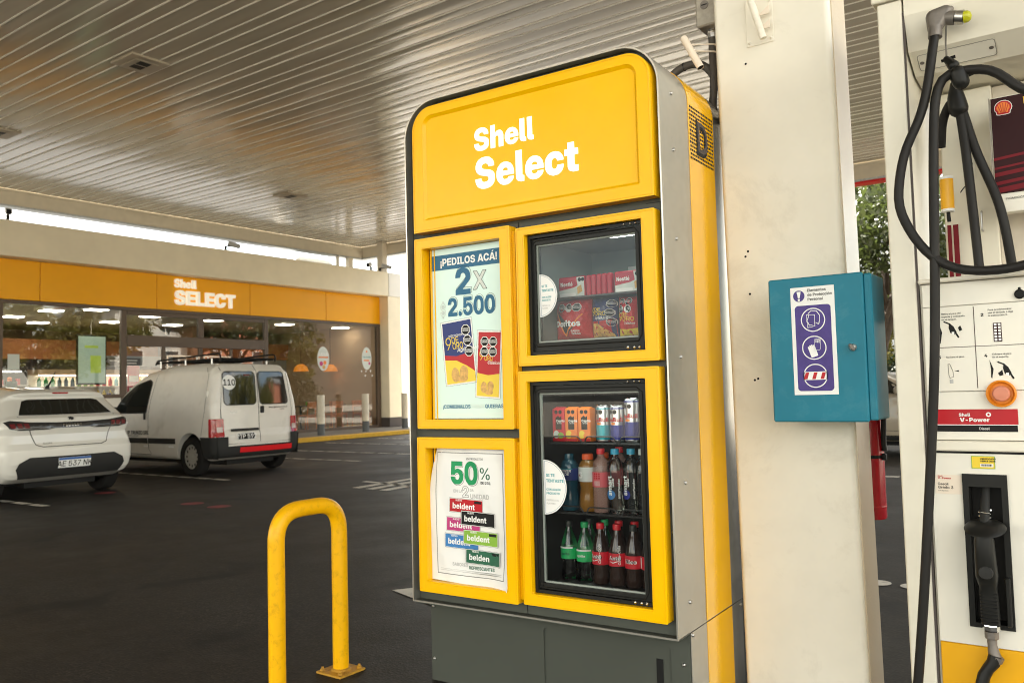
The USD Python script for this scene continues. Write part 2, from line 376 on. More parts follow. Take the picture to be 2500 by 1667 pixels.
mat('liquid_rose', (0.20, 0.12, 0.10), 0.07, alpha=0.55, spec=0.8)
mat('cap_red', (0.60, 0.02, 0.03), 0.35); mat('cap_green', (0.01, 0.30, 0.09), 0.35); mat('cap_blue', (0.04, 0.35, 0.55), 0.35); mat('cap_black', (0.015, 0.02, 0.018), 0.4); mat('cap_orange', (0.70, 0.10, 0.02), 0.35); mat('cap_white', (0.6, 0.64, 0.62), 0.35)
mat('label_green', (0.015, 0.42, 0.12), 0.4); mat('label_red', (0.58, 0.015, 0.03), 0.35); mat('label_rose', (0.60, 0.10, 0.12), 0.4)
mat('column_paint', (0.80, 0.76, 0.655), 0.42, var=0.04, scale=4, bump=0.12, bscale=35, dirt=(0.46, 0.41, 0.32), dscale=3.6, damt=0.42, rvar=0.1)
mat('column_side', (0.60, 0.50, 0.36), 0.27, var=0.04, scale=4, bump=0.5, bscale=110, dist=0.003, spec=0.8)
mat('teal', (0.008, 0.165, 0.24), 0.42, spec=0.3, var=0.07, scale=6, dirt=(0.09, 0.27, 0.32), dscale=9, damt=0.35, bump=0.06, bscale=90)
mat('ext_red', (0.30, 0.006, 0.012), 0.2, spec=0.3, coat=0.4)
mat('pump_white', (0.77, 0.73, 0.615), 0.35, var=0.03, scale=3, dirt=(0.55, 0.5, 0.4), dscale=4, damt=0.25)
mat('pump_panel', (0.78, 0.75, 0.66), 0.3, var=0.02, scale=3)
mat('pump_yellow', (0.80, 0.40, 0.006), 0.35)
mat('cast_metal', (0.20, 0.18, 0.16), 0.5, metal=0.7, var=0.2, scale=25, bump=0.3, bscale=120)
mat('lens_green', (0.42, 0.42, 0.01), 0.1, alpha=0.85)
mat('knob_orange', (0.72, 0.24, 0.02), 0.3, spec=0.3); mat('knob_core', (0.62, 0.22, 0.13), 0.45)
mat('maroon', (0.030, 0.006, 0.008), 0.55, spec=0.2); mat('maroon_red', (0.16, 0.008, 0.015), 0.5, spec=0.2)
mat('galv', (0.36, 0.33, 0.28), 0.55, metal=0.4, var=0.25, scale=18, bump=0.3, bscale=60)
mat('conduit_grey', (0.065, 0.055, 0.045), 0.6, bump=0.3, bscale=150)
mat('tube_cream', (0.78, 0.68, 0.56), 0.5)
mat('wall_plaster', (0.62, 0.56, 0.47), 0.8, var=0.1, bump=0.3, bscale=30)
mat('bollard_grey', (0.11, 0.12, 0.125), 0.55); mat('bollard_white', (0.72, 0.66, 0.54), 0.45, var=0.06)
mat('car_white', (0.70, 0.68, 0.62), 0.22, coat=0.7, var=0.02, scale=2)
mat('van_white', (0.72, 0.69, 0.63), 0.32, coat=0.3, var=0.05, scale=2.5, dirt=(0.42, 0.37, 0.30), dscale=2.5, damt=0.35)
mat('car_beige', (0.33, 0.28, 0.21), 0.25, coat=0.6)
mat('car_glass', (0.006, 0.007, 0.006), 0.04, spec=0.9)
mat('car_black', (0.015, 0.015, 0.015), 0.12, coat=0.5)
mat('car_plastic', (0.022, 0.022, 0.021), 0.6, spec=0.25)
mat('seam', (0.03, 0.028, 0.025), 0.7)
mat('tyre', (0.014, 0.013, 0.012), 0.8, spec=0.2, bump=0.3, bscale=60)
mat('rim', (0.34, 0.32, 0.28), 0.5, metal=0.3)
mat('lamp_red', (0.33, 0.008, 0.012), 0.1, coat=0.6); mat('lamp_dark_red', (0.10, 0.012, 0.014), 0.1, coat=0.6); mat('lamp_clear', (0.55, 0.45, 0.42), 0.15)
mat('reflector_red', (0.65, 0.008, 0.012), 0.35)
mat('plate_blue', (0.02, 0.10, 0.35), 0.4)
mat('bark', (0.07, 0.05, 0.035), 0.9, var=0.3, scale=8, bump=0.6, bscale=25)
mat('far_grey', (0.34, 0.36, 0.38), 0.8, var=0.08, scale=0.6)
mat('far_brick', (0.40, 0.15, 0.085), 0.8, var=0.15, scale=0.8)
mat('far_white', (0.48, 0.46, 0.42), 0.8, var=0.06, scale=0.5)
mat('far_dark', (0.075, 0.062, 0.05), 0.8)
mat('far_window', (0.03, 0.035, 0.04), 0.1)
for nm, c in (('leaf_green', (0.095, 0.125, 0.032)), ('leaf_yellow', (0.26, 0.235, 0.03)), ('leaf_dark', (0.03, 0.055, 0.016))):
    M[nm] = usdkit.material(stage, '/World/Looks/'+nm, {
        'g': ('geometry', {}), 'r': ('rgb_ramp', {'ramp': [(0.0, tuple(np.array(c)*0.55)), (1.0, tuple(np.array(c)*1.5))]}),
        'd': ('principled_bsdf', {'roughness': 0.5}), 't': ('translucent_bsdf', {}), 'm': ('mix_closure', {'fac': 0.4})},
        [('g.random_per_island', 'r.fac'), ('r.color', 'd.base_color'), ('r.color', 't.color'), ('d.BSDF', 'm.closure1'), ('t.BSDF', 'm.closure2')], surface='m.closure')
# ------------------------------------------------------------------ the setting
structure('ground', bx(-160, 160, -120, 160, -0.5, 0.0), 'asphalt')
for g_ in (sbox(5.5, -60, 34, 90), sbox(-40, -60, 5.496, -13), sbox(-60, 24.5, 5.496, 30)): structure('street', wrap(g_, flat_xy(0.004)), 'concrete')
KX = -16.85
structure('pavement', cat(bx(-19.6, KX-0.20, -8, 24, 0, 0.12)), 'pavement')
structure('kerb', cat(bx(KX-0.20, KX, -8, 24, 0, 0.116, 0.012)), 'kerb_yellow')
def paint(name, poly, mt='road_paint', z=0.004):
    structure(name, wrap(poly, flat_xy(z)), mt)
def dashes(x0, x1, y, n, w=0.10, gap=0.06):
    L = (x1-x0)/n
    for i in range(n):
        a, b = x0+i*L+gap/2, x0+(i+1)*L-gap/2
        paint('parking_line', Polygon([(a, y-w/2), (b-0.03, y-w/2), (b, y+w/2), (a+0.03, y+w/2)]))
dashes(-15.8, -10.5, 7.53, 12); dashes(-15.8, -10.05, 4.77, 13); dashes(-15.8, -11.0, 10.62, 10)
dashes(-16.2, -13.2, 14.38, 6); dashes(-16.2, -11.2, 12.18, 10)
dashes(-16.2, -13.6, 16.2, 5)
for x, y in ((-10.75, 5.82), (-8.63, 5.69), (-8.1, 5.67)):
    paint('red_mark', affinity.rotate(affinity.scale(Point(x, y).buffer(0.13), 1.0, 0.9), 40), 'red_paint')
for i in range(3):   # worn arrow beside the kiosk
    paint('road_arrow', Polygon([(-8.05+0.27*i, 7.60-0.03*i), (-7.90+0.27*i, 7.58-0.03*i), (-8.0+0.25*i, 8.9), (-8.12+0.25*i, 8.9)]))
paint('road_arrow', Polygon([(-8.45, 8.15), (-7.2, 7.98), (-7.2, 8.06), (-8.45, 8.25)]))
paint('road_triangle', Polygon([(-3.66, 3.77), (-3.15, 3.60), (-3.2, 4.5)]))
for x in (-1.23, -1.03): paint('road_stud_mark', affinity.scale(Point(x, 5.36).buffer(0.075), 1, 1))
for k in range(4): paint('lane_dash', sbox(-2.62+0.9*k, 11.20, -2.27+0.9*k, 11.34))

# ------------------------------------------------------------------ canopy
ZC, CX0, CX1, CY0, CY1 = 6.07, -20.3, 2.6, -10.0, 19.75
cano = thing('forecourt_canopy', 'broad flat canopy of long beige metal slats spanning over the whole forecourt', 'canopy', ((CX0+CX1)/2, (CY0+CY1)/2, 0))
y = CY1-0.05; k = 0
while y > CY0:
    w = 0.285 if k % 2 == 0 else 0.195
    y0, y1 = y-w+0.009, y-0.009
    tl = math.radians(rng.normal(0, 1.1)); h = (y1-y0)/2; cy = (y0+y1)/2; crown = 0.0030
    us = np.array([-1, -0.985, -0.6, 0, 0.6, 0.985, 1.0]); zb = ZC + us*h*math.tan(tl) - crown*(1-us**2); zb[0] += 0.010; zb[-1] += 0.010
    v, f = [], []
    for X in (CX0+0.02, CX1):
        for u, z in zip(us, zb): v.append((X, cy+u*h, z))
        for u in (1, -1): v.append((X, cy+u*h, ZC+0.03))
    n = 9
    for i in range(n): j = (i+1) % n; f += [(i, n+i, n+j), (i, n+j, j)]
    for i in range(1, n-1): f += [(0, i, i+1), (n, n+i+1, n+i)]
    part(cano, 'slat', T(v, f), 'canopy_slat', smooth=25)
    part(cano, 'joint_strip', bx(CX0+0.02, CX1, y0-0.018, y0+0.000, ZC-0.010, ZC+0.02), 'slat_joint')
    y -= w; k += 1
def beam(x0, x1, y0, y1):
    part(cano, 'edge_beam', bx(x0, x1, y0, y1, 5.70, 6.065, 0.01), 'canopy_beam')
    part(cano, 'beam_lip', bx(x0-0.03, x1+0.03, y0-0.03, y1+0.03, 6.0, 6.055), 'canopy_beam')
    part(cano, 'gutter', bx(x0-0.015, x1+0.015, y0-0.015, y1+0.015, 5.655, 5.70), 'zinc')
beam(CX0-0.25, CX0, CY0, CY1+0.25); beam(CX0+0.031, CX1, CY1, CY1+0.25)
part(cano, 'red_trim', bx(-11, CX1, CY1-0.02, CY1+0.30, 5.605, 5.65, 0.008), 'reflector_red')
part(cano, 'roof_deck', bx(CX0-0.25, CX1+0.1, CY0-0.1, CY1+0.25, 6.12, 6.45), 'canopy_beam')
part(cano, 'post', bx(-19.18, -18.94, 19.32, 19.56, 5.065, 6.06, 0.01), 'canopy_beam')
part(cano, 'post', bx(-20.38, -20.30, 19.02-0.35, 19.10-0.35, 4.6, 5.65), 'canopy_beam')
part(cano, 'post', bx(-20.38, -20.22, 19.40-0.30, 19.58-0.30, 4.6, 5.65), 'canopy_beam')
def canopy_light(x, y, label):
    t = thing('canopy_light', label, 'ceiling light', (x, y, ZC-0.03), group='square lights in the canopy')
    s = 0.29
    part(t, 'plate', bx(x-s, x+s, y-s, y+s, ZC-0.035, ZC+0.0, 0.006), 'lamp_plate')
    part(t, 'inner_plate', bx(x-s*0.62, x+s*0.62, y-s*0.62, y+s*0.62, ZC-0.047, ZC-0.036, 0.004), 'lamp_plate')
    for d in (-0.085, 0.085): part(t, 'lamp_window', bx(x+d-0.065, x+d+0.065, y-0.085, y+0.085, ZC-0.052, ZC-0.0475), 'black')
canopy_light(-11.26, 6.61, 'square recessed canopy light nearest the camera at upper left')
canopy_light(-16.13, 13.33, 'small square canopy light above the shop entrance sign')
canopy_light(-16.10, 6.72, 'square canopy light cut by the left edge of the picture')

# ------------------------------------------------------------------ shop
XF, XG = -18.85, -19.25
shop = thing('shop_building', 'low cream convenience shop with orange fascia and wide brown framed windows', 'building', (-22, 10, 0))
part(shop, 'parapet', bx(XG, XF, -6, 19.50, 4.29, 5.06, 0.012), 'shop_cream')
part(shop, 'corner_parapet', bx(XG, XF+0.004, 19.506, 20.08, 4.29, 5.06, 0.012), 'shop_white')
part(shop, 'roof', bx(-28, XG-0.01, -6, 20.08, 4.45, 4.65), 'bitumen')
part(shop, 'corner_pillar', bx(XG, XF, 19.46, 20.06, 0.42, 4.285, 0.01), 'shop_cream')
part(shop, 'pillar_skirting', bx(XG, XF+0.006, 19.45, 20.07, 0.12, 0.42, 0.006), 'skirting')
part(shop, 'fascia_backing', bx(XG-0.12, XG-0.06, -6, 19.45, 3.42, 4.44), 'shop_frame')
ys = [-2.0, 0.75, 3.5, 6.17, 8.92, 11.70, 14.45, 17.18, 19.45]
for a, b in zip(ys, ys[1:]): part(shop, 'fascia_panel', bx(XG-0.05, XG+0.05, a+0.006, b-0.006, 3.415, 4.285, 0.006), 'shop_orange')
# frames
def fr(y0, y1, z0, z1, d=0.0, name='window_frame'): part(shop, name, bx(XG-0.06-d, XG+0.04+d, y0, y1, z0, z1, 0.005), 'shop_frame')
fr(-2, 19.45, 3.335, 3.41, 0.004, 'top_rail')
for a, b in ((8.08, 8.17), (10.79, 10.93), (19.30, 19.45), (4.5, 4.6)): fr(a, b, 0.12, 3.334)
fr(14.94, 15.06, 0.12, 3.334)
fr(12.87, 13.02, 2.75, 3.334)
fr(10.935, 14.935, 2.485, 2.745, 0.006, 'door_header')
fr(10.935, 14.935, 3.235, 3.33, -0.002)
fr(-2, 10.785, 1.25, 1.335, 0.008, 'window_sill')
fr(15.06, 19.295, 0.12, 0.20, 0.008, 'window_sill')
for a, b in ((11.86, 11.95), (13.83, 13.90), (12.885, 12.935), (12.94, 12.99)): fr(a, b, 0.12, 2.48, -0.01, 'door_frame')
for a, b in ((11.955, 12.88), (12.995, 13.825)):
    part(shop, 'door_trim', cat(bx(XG+0.045, XG+0.06, a, a+0.035, 0.14, 2.28), bx(XG+0.045, XG+0.06, b-0.035, b, 0.14, 2.28), bx(XG+0.045, XG+0.06, a+0.036, b-0.036, 2.245, 2.28)), 'edge_metal')
part(shop, 'door_handle', tube([(XG+0.09, 12.78, 0.8), (XG+0.09, 12.78, 2.24)], 0.016, 8), 'steel')
part(shop, 'door_handle', tube([(XG+0.09, 13.10, 0.8), (XG+0.09, 13.10, 2.24)], 0.016, 8), 'steel')
part(shop, 'low_wall', bx(XG-0.10, XG+0.03, -2, 10.785, 0.12, 1.248), 'shop_white')
def pane(y0, y1, z0, z1): part(shop, 'window_pane', wrap(sbox(y0, z0, y1, z1), flat_yz(XG)), 'window_glass')
pane(4.6, 8.08, 1.335, 3.335); pane(8.17, 10.79, 1.335, 3.335); pane(10.93, 12.87, 2.745, 3.235); pane(13.02, 14.94, 2.745, 3.235)
pane(15.06, 19.30, 0.2, 3.335); pane(10.93, 11.86, 0.12, 2.485); pane(11.95, 12.885, 0.12, 2.485); pane(12.99, 13.83, 0.12, 2.485); pane(13.90, 14.94, 0.12, 2.485)
# room
part(shop, 'interior_floor', bx(-27, XG-0.07, -2, 20, 0.05, 0.13), 'room_floor')
part(shop, 'interior_ceiling', bx(-27, XG-0.13, -2, 20, 3.40, 3.44), 'room_ceiling')
part(shop, 'back_wall', bx(-27.2, -27, -2, 20, 0.1, 3.4), 'room_brown')
part(shop, 'side_wall', bx(-27, XG-0.07, 19.62, 19.8, 0.1, 3.4), 'room_beige')
part(shop, 'side_wall', bx(-27, XG-0.07, -2.2, -2, 0.1, 3.4), 'room_beige')
part(shop, 'bulkhead', bx(-25.2, -24.9, 5.5, 15.2, 2.42, 2.98), 'room_orange')
part(shop, 'dark_counter_wall', bx(-25.3, -25.22, 5.5, 15.2, 0.13, 2.42), 'room_dark')
part(shop, 'dining_wall', bx(-24.2, -24.0, 15.4, 19.6, 1.0, 2.0), 'room_beige')
part(shop, 'dining_wall_upper', bx(-24.2, -24.02, 15.4, 19.6, 2.0, 2.45), 'far_grey')
part(shop, 'dining_bulkhead', bx(-24.2, -23.9, 15.4, 19.6, 2.45, 3.0), 'room_orange')
part(shop, 'wainscot', bx(-24.2, -23.96, 15.4, 19.6, 0.13, 1.0), 'room_dark')
part(shop, 'partition', bx(-24.2, -23.0, 15.2, 15.4, 0.13, 3.4), 'room_brown')
def oval(yc, zc, ry, rz, col, bands):
    s = sub(shop, 'window_sticker')
    el = affinity.scale(Point(yc, zc).buffer(1.0, quad_segs=16), ry, rz)
    part(s, 'sheet', wrap(el, flat_yz(XG+0.006)), col)
    for (g, mt) in bands: part(s, 'print', wrap(g.intersection(el), flat_yz(XG+0.009)), mt)
oval(17.08, 2.27, 0.23, 0.36, 'print_pale', [(text('NUEVAS', 0.085, 17.08, 2.36, 'c', 800), 'print_white'), (sbox(16.9, 2.29, 17.27, 2.33), 'print_orange'), (Point(17.0, 2.12).buffer(0.07), 'print_pink'), (Point(17.14, 2.15).buffer(0.06), 'print_orange'), (Point(17.1, 2.02).buffer(0.06), 'print_biscuit')])
oval(18.87, 2.30, 0.21, 0.355, 'print_pale', [(sbox(18.74, 2.22, 18.98, 2.26), 'print_orange'), (text('VOS PODÉS', 0.045, 18.87, 2.32, 'c', 700), 'print_teal'), (Point(18.98, 2.15).buffer(0.045), 'print_pink'), (Point(18.87, 2.52).buffer(0.035), 'print_orange')])
for yy_, zz_ in ((18.64, 1.90), (18.83, 1.90), (19.03, 1.91), (18.80, 1.76), (19.1, 1.76)): part(shop, 'window_dot', wrap(Point(yy_, zz_).buffer(0.026), flat_yz(XG+0.006)), 'print_white')
s = sub(shop, 'window_notice'); part(s, 'sheet', wrap(sbox(8.28, 1.91, 8.52, 2.24), flat_yz(XG+0.006)), 'print_pale')
s = sub(shop, 'window_notice'); part(s, 'sheet', wrap(sbox(8.24, 1.40, 8.48, 1.66), flat_yz(XG+0.006)), 'print_pale'); part(s, 'print', wrap(union_all([sbox(8.27, 1.43+0.04*i, 8.44, 1.44+0.04*i) for i in range(5)]), flat_yz(XG+0.009)), 'print_grey')
# raised sign on the fascia
sg = thing('shop_sign', 'raised cream letters on the orange fascia over the shop entrance', 'sign', (XG+0.05, 13.0, 3.54))
def letters(node, word, h, y0, z0, wt, width, d0, d1, mt):
    g = text(word, h, 0, 0, 'l', wt, 160); b = g.bounds; k = width/(b[2]-b[0])
    for ch in geoms(g) if False else [None]: pass
    x = 0.0
    for c in word:
        gc = text(c, h, 0, 0, 'l', wt, 160); adv = text(c+'|', h, 0, 0, 'l', wt, 160).bounds[2]-text('|', h, 0, 0, 'l', wt, 160).bounds[2]
        gg = affinity.translate(affinity.scale(affinity.translate(gc, x, 0), k, 1, origin=(0, 0)), y0, z0)
        part(node, 'letter', ext(gg, d0, d1, 'yz'), mt)
        x += adv
letters(sg, 'Shell', 0.215, 12.15, 3.995, 850, 0.62, XG+0.055, XG+0.10, 'sign_white')
letters(sg, 'SELECT', 0.36, 12.15, 3.56, 850, 1.77, XG+0.055, XG+0.13, 'sign_white')
# ceiling lamps of the room, hanging lamps, furniture
def room_lamp(x, y):
    t = thing('panel_light', 'lit square panel in the shop ceiling', 'ceiling light', (x, y, 3.34), group='lit panels in the shop ceiling')
    part(t, 'frame', bx(x-0.21, x+0.21, y-0.23, y+0.23, 3.375, 3.398), 'shop_white'); part(t, 'diffuser', bx(x-0.19, x+0.19, y-0.21, y+0.21, 3.355, 3.374), 'room_lamp')
    return t
first = None
for x, y in ((-20.65, 9.85), (-20.60, 12.37), (-20.70, 14.33), (-20.65, 16.8), (-20.67, 19.1), (-22.65, 9.85), (-22.72, 12.45), (-22.70, 14.33), (-24.0, 11.1), (-19.80, 10.5)):
    if first is None: first = room_lamp(x, y)
    else: copy_of(first, 'panel_light', (x, y, 3.34), 0, 'lit square panel in the shop ceiling', 'ceiling light', 'lit panels in the shop ceiling')
for y, lb in ((18.05, 'orange dome pendant lamp left of the pale round window sticker'), (20.05-0.75, 'orange dome pendant lamp overlapped by the pale blue oval sticker')):
    x = -21.4
    t = thing('pendant_lamp', lb, 'lamp', (x, y, 1.95), group='orange pendant lamps over the tables')
    part(t, 'shade', lathe([(0.02, 2.20), (0.10, 2.19), (0.20, 2.10), (0.245, 1.97), (0.235, 1.97), (0.19, 2.09), (0.09, 2.17), (0.02, 2.18)], 20, at=(x, y, 0)), 'orange_shade', smooth=40)
    part(t, 'cord', tube([(x, y, 2.19), (x, y, 3.39)], 0.008, 6), 'black'); part(t, 'bulb', sh(trimesh.creation.icosphere(1, 0.04), (x, y, 2.04)), 'bulb')
def chair(label, loc, rot):
    t = thing('wooden_chair', label, 'chair', loc, rotz=rot if rot else 1e-6, group='wooden chairs behind the right window')
    part(t, 'seat', bx(-0.21, 0.21, -0.21, 0.21, 0.43, 0.465, 0.012), 'chair_wood')
    for sx in (-1, 1):
        part(t, 'leg', tube([(sx*0.17, -0.17, 0.43), (sx*0.20, -0.20, 0.0)], [0.022, 0.014], 8), 'chair_wood')
        part(t, 'rear_post', tube([(sx*0.20, 0.23, 0.0), (sx*0.185, 0.19, 0.45), (sx*0.19, 0.235, 0.86)], [0.015, 0.023, 0.018], 8), 'chair_wood')
    v = []
    part(t, 'backrest', bx(-0.20, 0.20, 0.212, 0.238, 0.66, 0.86, 0.010), 'chair_wood')
    part(t, 'stretcher', bx(-0.18, 0.18, 0.19, 0.21, 0.38, 0.42, 0.004), 'chair_wood')
    return t
chair('wooden chair seen from behind at the left table, nearest the van', (-20.0, 17.05, 0.13), -80)
chair('wooden chair between the two white bollards, turned to the left', (-19.95, 18.1, 0.13), -100)
chair('wooden chair tucked at the table facing the window', (-20.30, 18.65, 0.13), 165)
chair('wooden chair at the right end beside the brown window frame', (-19.85, 19.2, 0.13), 85)
for x, y, lb in ((-20.9, 17.6, 'dark pedestal table below the left pendant lamp'), (-21.0, 18.95, 'dark pedestal table below the right pendant lamp')):
    t = thing('cafe_table', lb, 'table', (x, y, 0.13), group='dark cafe tables behind the right window')
    part(t, 'table_top', bx(x-0.34, x+0.34, y-0.34, y+0.34, 0.84, 0.87, 0.006), 'table_dark'); part(t, 'leg', tube([(x, y, 0.16), (x, y, 0.84)], 0.035, 10), 'table_dark'); part(t, 'foot', lathe([(0.22, 0.13), (0.22, 0.145), (0.04, 0.165)], 16, at=(x, y, 0)), 'table_dark')
single('green_cup', lathe([(0.03, 0), (0.04, 0.12), (0.036, 0.12), (0.028, 0.01)], 12, at=(-20.8, 17.75, 0.87)), 'print_lime', 'lime green cup on the dark cafe table', 'cup')
# hanging screen, poster stand, direction board
t = thing('hanging_screen', 'tall pale green advertising screen hung inside the left shop window', 'screen', (-20.0, 10.5, 1.6))
part(t, 'housing', bx(-20.06, -20.0, 10.14, 10.86, 1.58, 2.78, 0.01), 'black')
mat('screen_mint', (0.3, 0.4, 0.35), 0.2, emit=(0.40, 0.55, 0.42), es=0.06); mat('screen_lime', (0.3, 0.4, 0.1), 0.2, emit=(0.45, 0.62, 0.06), es=0.07)
part(t, 'screen', wrap(sbox(10.17, 1.62, 10.83, 2.74), flat_yz(-19.996)), 'screen_mint')
part(t, 'screen_picture', wrap(union_all([sbox(10.32, 2.46, 10.65, 2.52), sbox(10.46, 1.86, 10.72, 2.28)]), flat_yz(-19.993)), 'screen_lime')
t = thing('poster_stand', 'red free standing poster board inside the shop doorway', 'poster stand', (-20.2, 11.75, 0.13))
part(t, 'board', bx(-20.25, -20.21, 11.52, 11.84, 0.95, 2.05, 0.015), 'carton_red'); part(t, 'print', wrap(union_all([sbox(11.56, 1.65, 11.80, 1.80), sbox(11.56, 1.2, 11.80, 1.5)]), flat_yz(-20.206)), 'print_white'); part(t, 'pole', tube([(-20.23, 11.68, 0.15), (-20.23, 11.68, 0.96)], 0.02, 8), 'steel'); part(t, 'foot', bx(-20.4, -20.06, 11.5, 11.86, 0.13, 0.15), 'steel')
t = thing('direction_board', 'dark hanging board with white arrows inside the shop', 'sign', (-22.5, 12.3, 2.1))
part(t, 'board', bx(-22.55, -22.5, 11.55, 14.2, 2.12, 2.42), 'far_grey')
part(t, 'plate', bx(-22.498, -22.49, 12.0, 13.2, 2.16, 2.36), 'room_dark')
def arrow(y, z, s): return union_all([sbox(y-s, z-s*0.28, y, z+s*0.28), Polygon([(y, z-s*0.8), (y+s*0.9, z), (y, z+s*0.8)])])
part(t, 'print', wrap(union_all([arrow(12.15, 2.26, 0.08), arrow(12.60, 2.26, 0.08), sbox(12.30, 2.27, 12.5, 2.30), sbox(12.75, 2.28, 13.1, 2.31), sbox(12.8, 2.20, 13.08, 2.24)]), flat_yz(-22.486)), 'print_white')
part(t, 'hanger', tube([(-22.52, 11.8, 2.42), (-22.52, 11.8, 3.39)], 0.01, 6), 'steel'); part(t, 'hanger', tube([(-22.52, 14.0, 2.42), (-22.52, 14.0, 3.39)], 0.01, 6), 'steel')
# drinks cabinet and counter with goods
t = thing('drinks_cabinet', 'open drinks cabinet with lit shelves at the back of the shop', 'cabinet', (-24.4, 12.6, 0.13))
part(t, 'back', bx(-24.85, -24.80, 11.2, 15.0, 0.13, 2.05), 'shop_white')
part(t, 'canopy_panel', bx(-24.80, -24.2, 11.2, 15.0, 1.95, 2.1), 'room_beige')
part(t, 'lamp', bx(-24.4, -24.34, 11.3, 14.9, 1.92, 1.945), 'room_lamp')
for z in (0.45, 0.85, 1.25, 1.62): part(t, 'shelf', bx(-24.79, -24.25, 11.2, 15.0, z-0.03, z), 'shop_white')
cols = ['cap_green', 'liquid_blue', 'print_lime', 'label_red', 'can_cyan', 'print_yellow', 'cap_white']
names_ = {'cap_green': 'green', 'liquid_blue': 'dark blue', 'print_lime': 'lime', 'label_red': 'red', 'can_cyan': 'turquoise', 'print_yellow': 'yellow', 'cap_white': 'white'}
protos = {}
for zi, z in enumerate((1.62, 1.25, 0.85)):
    for i in range(20):
        c = cols[(i//3+zi*2) % len(cols)]; y = 11.3+i*0.185
        lb = f'{names_[c]} drink bottle on the lit cabinet shelves'
        if c not in protos:
            protos[c] = single('drink_bottle', lathe([(0.05, 0), (0.055, 0.02), (0.055, 0.16), (0.02, 0.23), (0.02, 0.26)], 10, at=(-24.35, y, z)), c, lb, 'bottle', f'{names_[c]} bottles in the drinks cabinet', smooth=40)
        else: copy_of(protos[c], 'drink_bottle', (-24.35, y, z), 0, lb, 'bottle', f'{names_[c]} bottles in the drinks cabinet')
t = thing('shop_counter', 'pale shop counter with glass display behind the left window', 'counter', (-22, 9.4, 0.13))
part(t, 'front', bx(-22.2, -22.0, 7.0, 10.4, 0.13, 1.3), 'shop_white'); part(t, 'top', bx(-22.6, -21.95, 7.0, 10.4, 1.3, 1.34), 'room_beige'); part(t, 'light_bar', bx(-23.0, -22.94, 8.9, 10.2, 1.98, 2.01), 'room_lamp'); part(t, 'rear_shelf', bx(-23.1, -22.9, 8.6, 10.4, 1.62, 1.65), 'shop_white')
part(t, 'screen', bx(-22.5, -22.45, 8.3, 8.95, 1.40, 1.80), 'black')
for i in range(12):
    c = ['label_red', 'print_white', 'carton_orange', 'cap_white', 'label_red', 'print_biscuit'][i % 6]
    y = 9.15+0.1*i; z = 1.34 if i % 2 else 1.65; x = -22.2 if i % 2 else -23.0
    nm = {'label_red': 'red', 'print_white': 'white', 'carton_orange': 'orange', 'cap_white': 'pale', 'print_biscuit': 'brown'}[c]
    single('snack_packet', bx(x-0.04, x+0.04, y-0.04, y+0.04, z, z+0.13+0.03*(i % 3), 0.006), c, f'{nm} packet on the {"counter top" if i % 2 else "rear shelf"} in the left shop window', 'packet', f'{nm} packets {"on the counter" if i % 2 else "on the rear shelf"}')
t = thing('display_table', 'low display table heaped with colourful goods under the hanging screen', 'table', (-20.6, 10.6, 0.13))
part(t, 'table_top', bx(-21.0, -20.3, 9.9, 11.4, 1.15, 1.20), 'room_dark'); part(t, 'plinth', bx(-20.95, -20.35, 9.95, 11.35, 0.13, 1.15), 'room_brown')
for i in range(16):
    c = ['label_red', 'print_yellow', 'print_white', 'print_purple'][(i*7) % 4]; nm = {'label_red': 'red', 'print_yellow': 'yellow', 'print_white': 'white', 'print_purple': 'purple'}[c]
    y = 9.98+0.09*i
    single('gift_box', bx(-20.48, -20.36, y-0.036, y+0.036, 1.20, 1.28+0.05*((i*5) % 3), 0.005), c, f'{nm} small box on the display table below the screen', 'box', f'{nm} boxes on the display table')
# cameras and plant on the roof edge
def seccam(y, label, yaw):
    t = thing('security_camera', label, 'camera', (XF-0.02, y, 5.06), rotz=yaw)
    part(t, 'bracket', cat(bx(-0.03, 0.03, -0.03, 0.03, 0.0, 0.10), bx(-0.02, 0.20, -0.02, 0.02, 0.08, 0.11)), 'car_plastic'); part(t, 'housing', rotm(bx(0.05, 0.36, -0.06, 0.06, 0.08, 0.20, 0.02), [0, 1, 0], 14, (0.2, 0, 0.14)), 'print_grey'); part(t, 'lens', rotm(bx(0.361, 0.375, -0.045, 0.045, 0.09, 0.19), [0, 1, 0], 14, (0.2, 0, 0.14)), 'black')
seccam(8.10, 'dark and grey security camera on the parapet at the far left', -20)
seccam(13.45, 'white security camera on the parapet above the shop sign', 60)
seccam(18.75, 'small dark security camera at the foot of the canopy post', -60)
seccam(19.15, 'small camera right against the canopy post', 30)
t = thing('roof_unit', 'pale sloped air handling unit on the shop roof', 'air unit', (-21.2, 18.2, 4.65))
v = ext(Polygon([(17.35, 4.65), (19.1, 4.65), (19.1, 5.50), (18.9, 5.62), (17.7, 5.62), (17.35, 5.35)]), -21.9, -21.0, 'yz')
part(t, 'housing', v, 'zinc'); part(t, 'duct', bx(-21.6, -21.2, 17.0, 17.4, 4.65, 5.3, 0.02), 'far_white')
# bollards
proto = None
for (x, y), lb in zip(((-17.38, 15.32), (-17.48, 17.06), (-17.79, 19.02)), ('white and grey bollard nearest the van', 'white and grey bollard in the middle before the right window', 'white and grey bollard in front of the shop corner pillar')):
    t = thing('bollard', lb, 'bollard', (x, y, 0.12), group='bollards along the shop front')
    part(t, 'post', lathe([(0.098, 0.12), (0.098, 0.42)], 20, at=(x, y, 0)), 'bollard_grey', smooth=40); part(t, 'sleeve', lathe([(0.100, 0.42), (0.100, 1.17), (0.092, 1.19)], 20, at=(x, y, 0)), 'bollard_white', smooth=40)
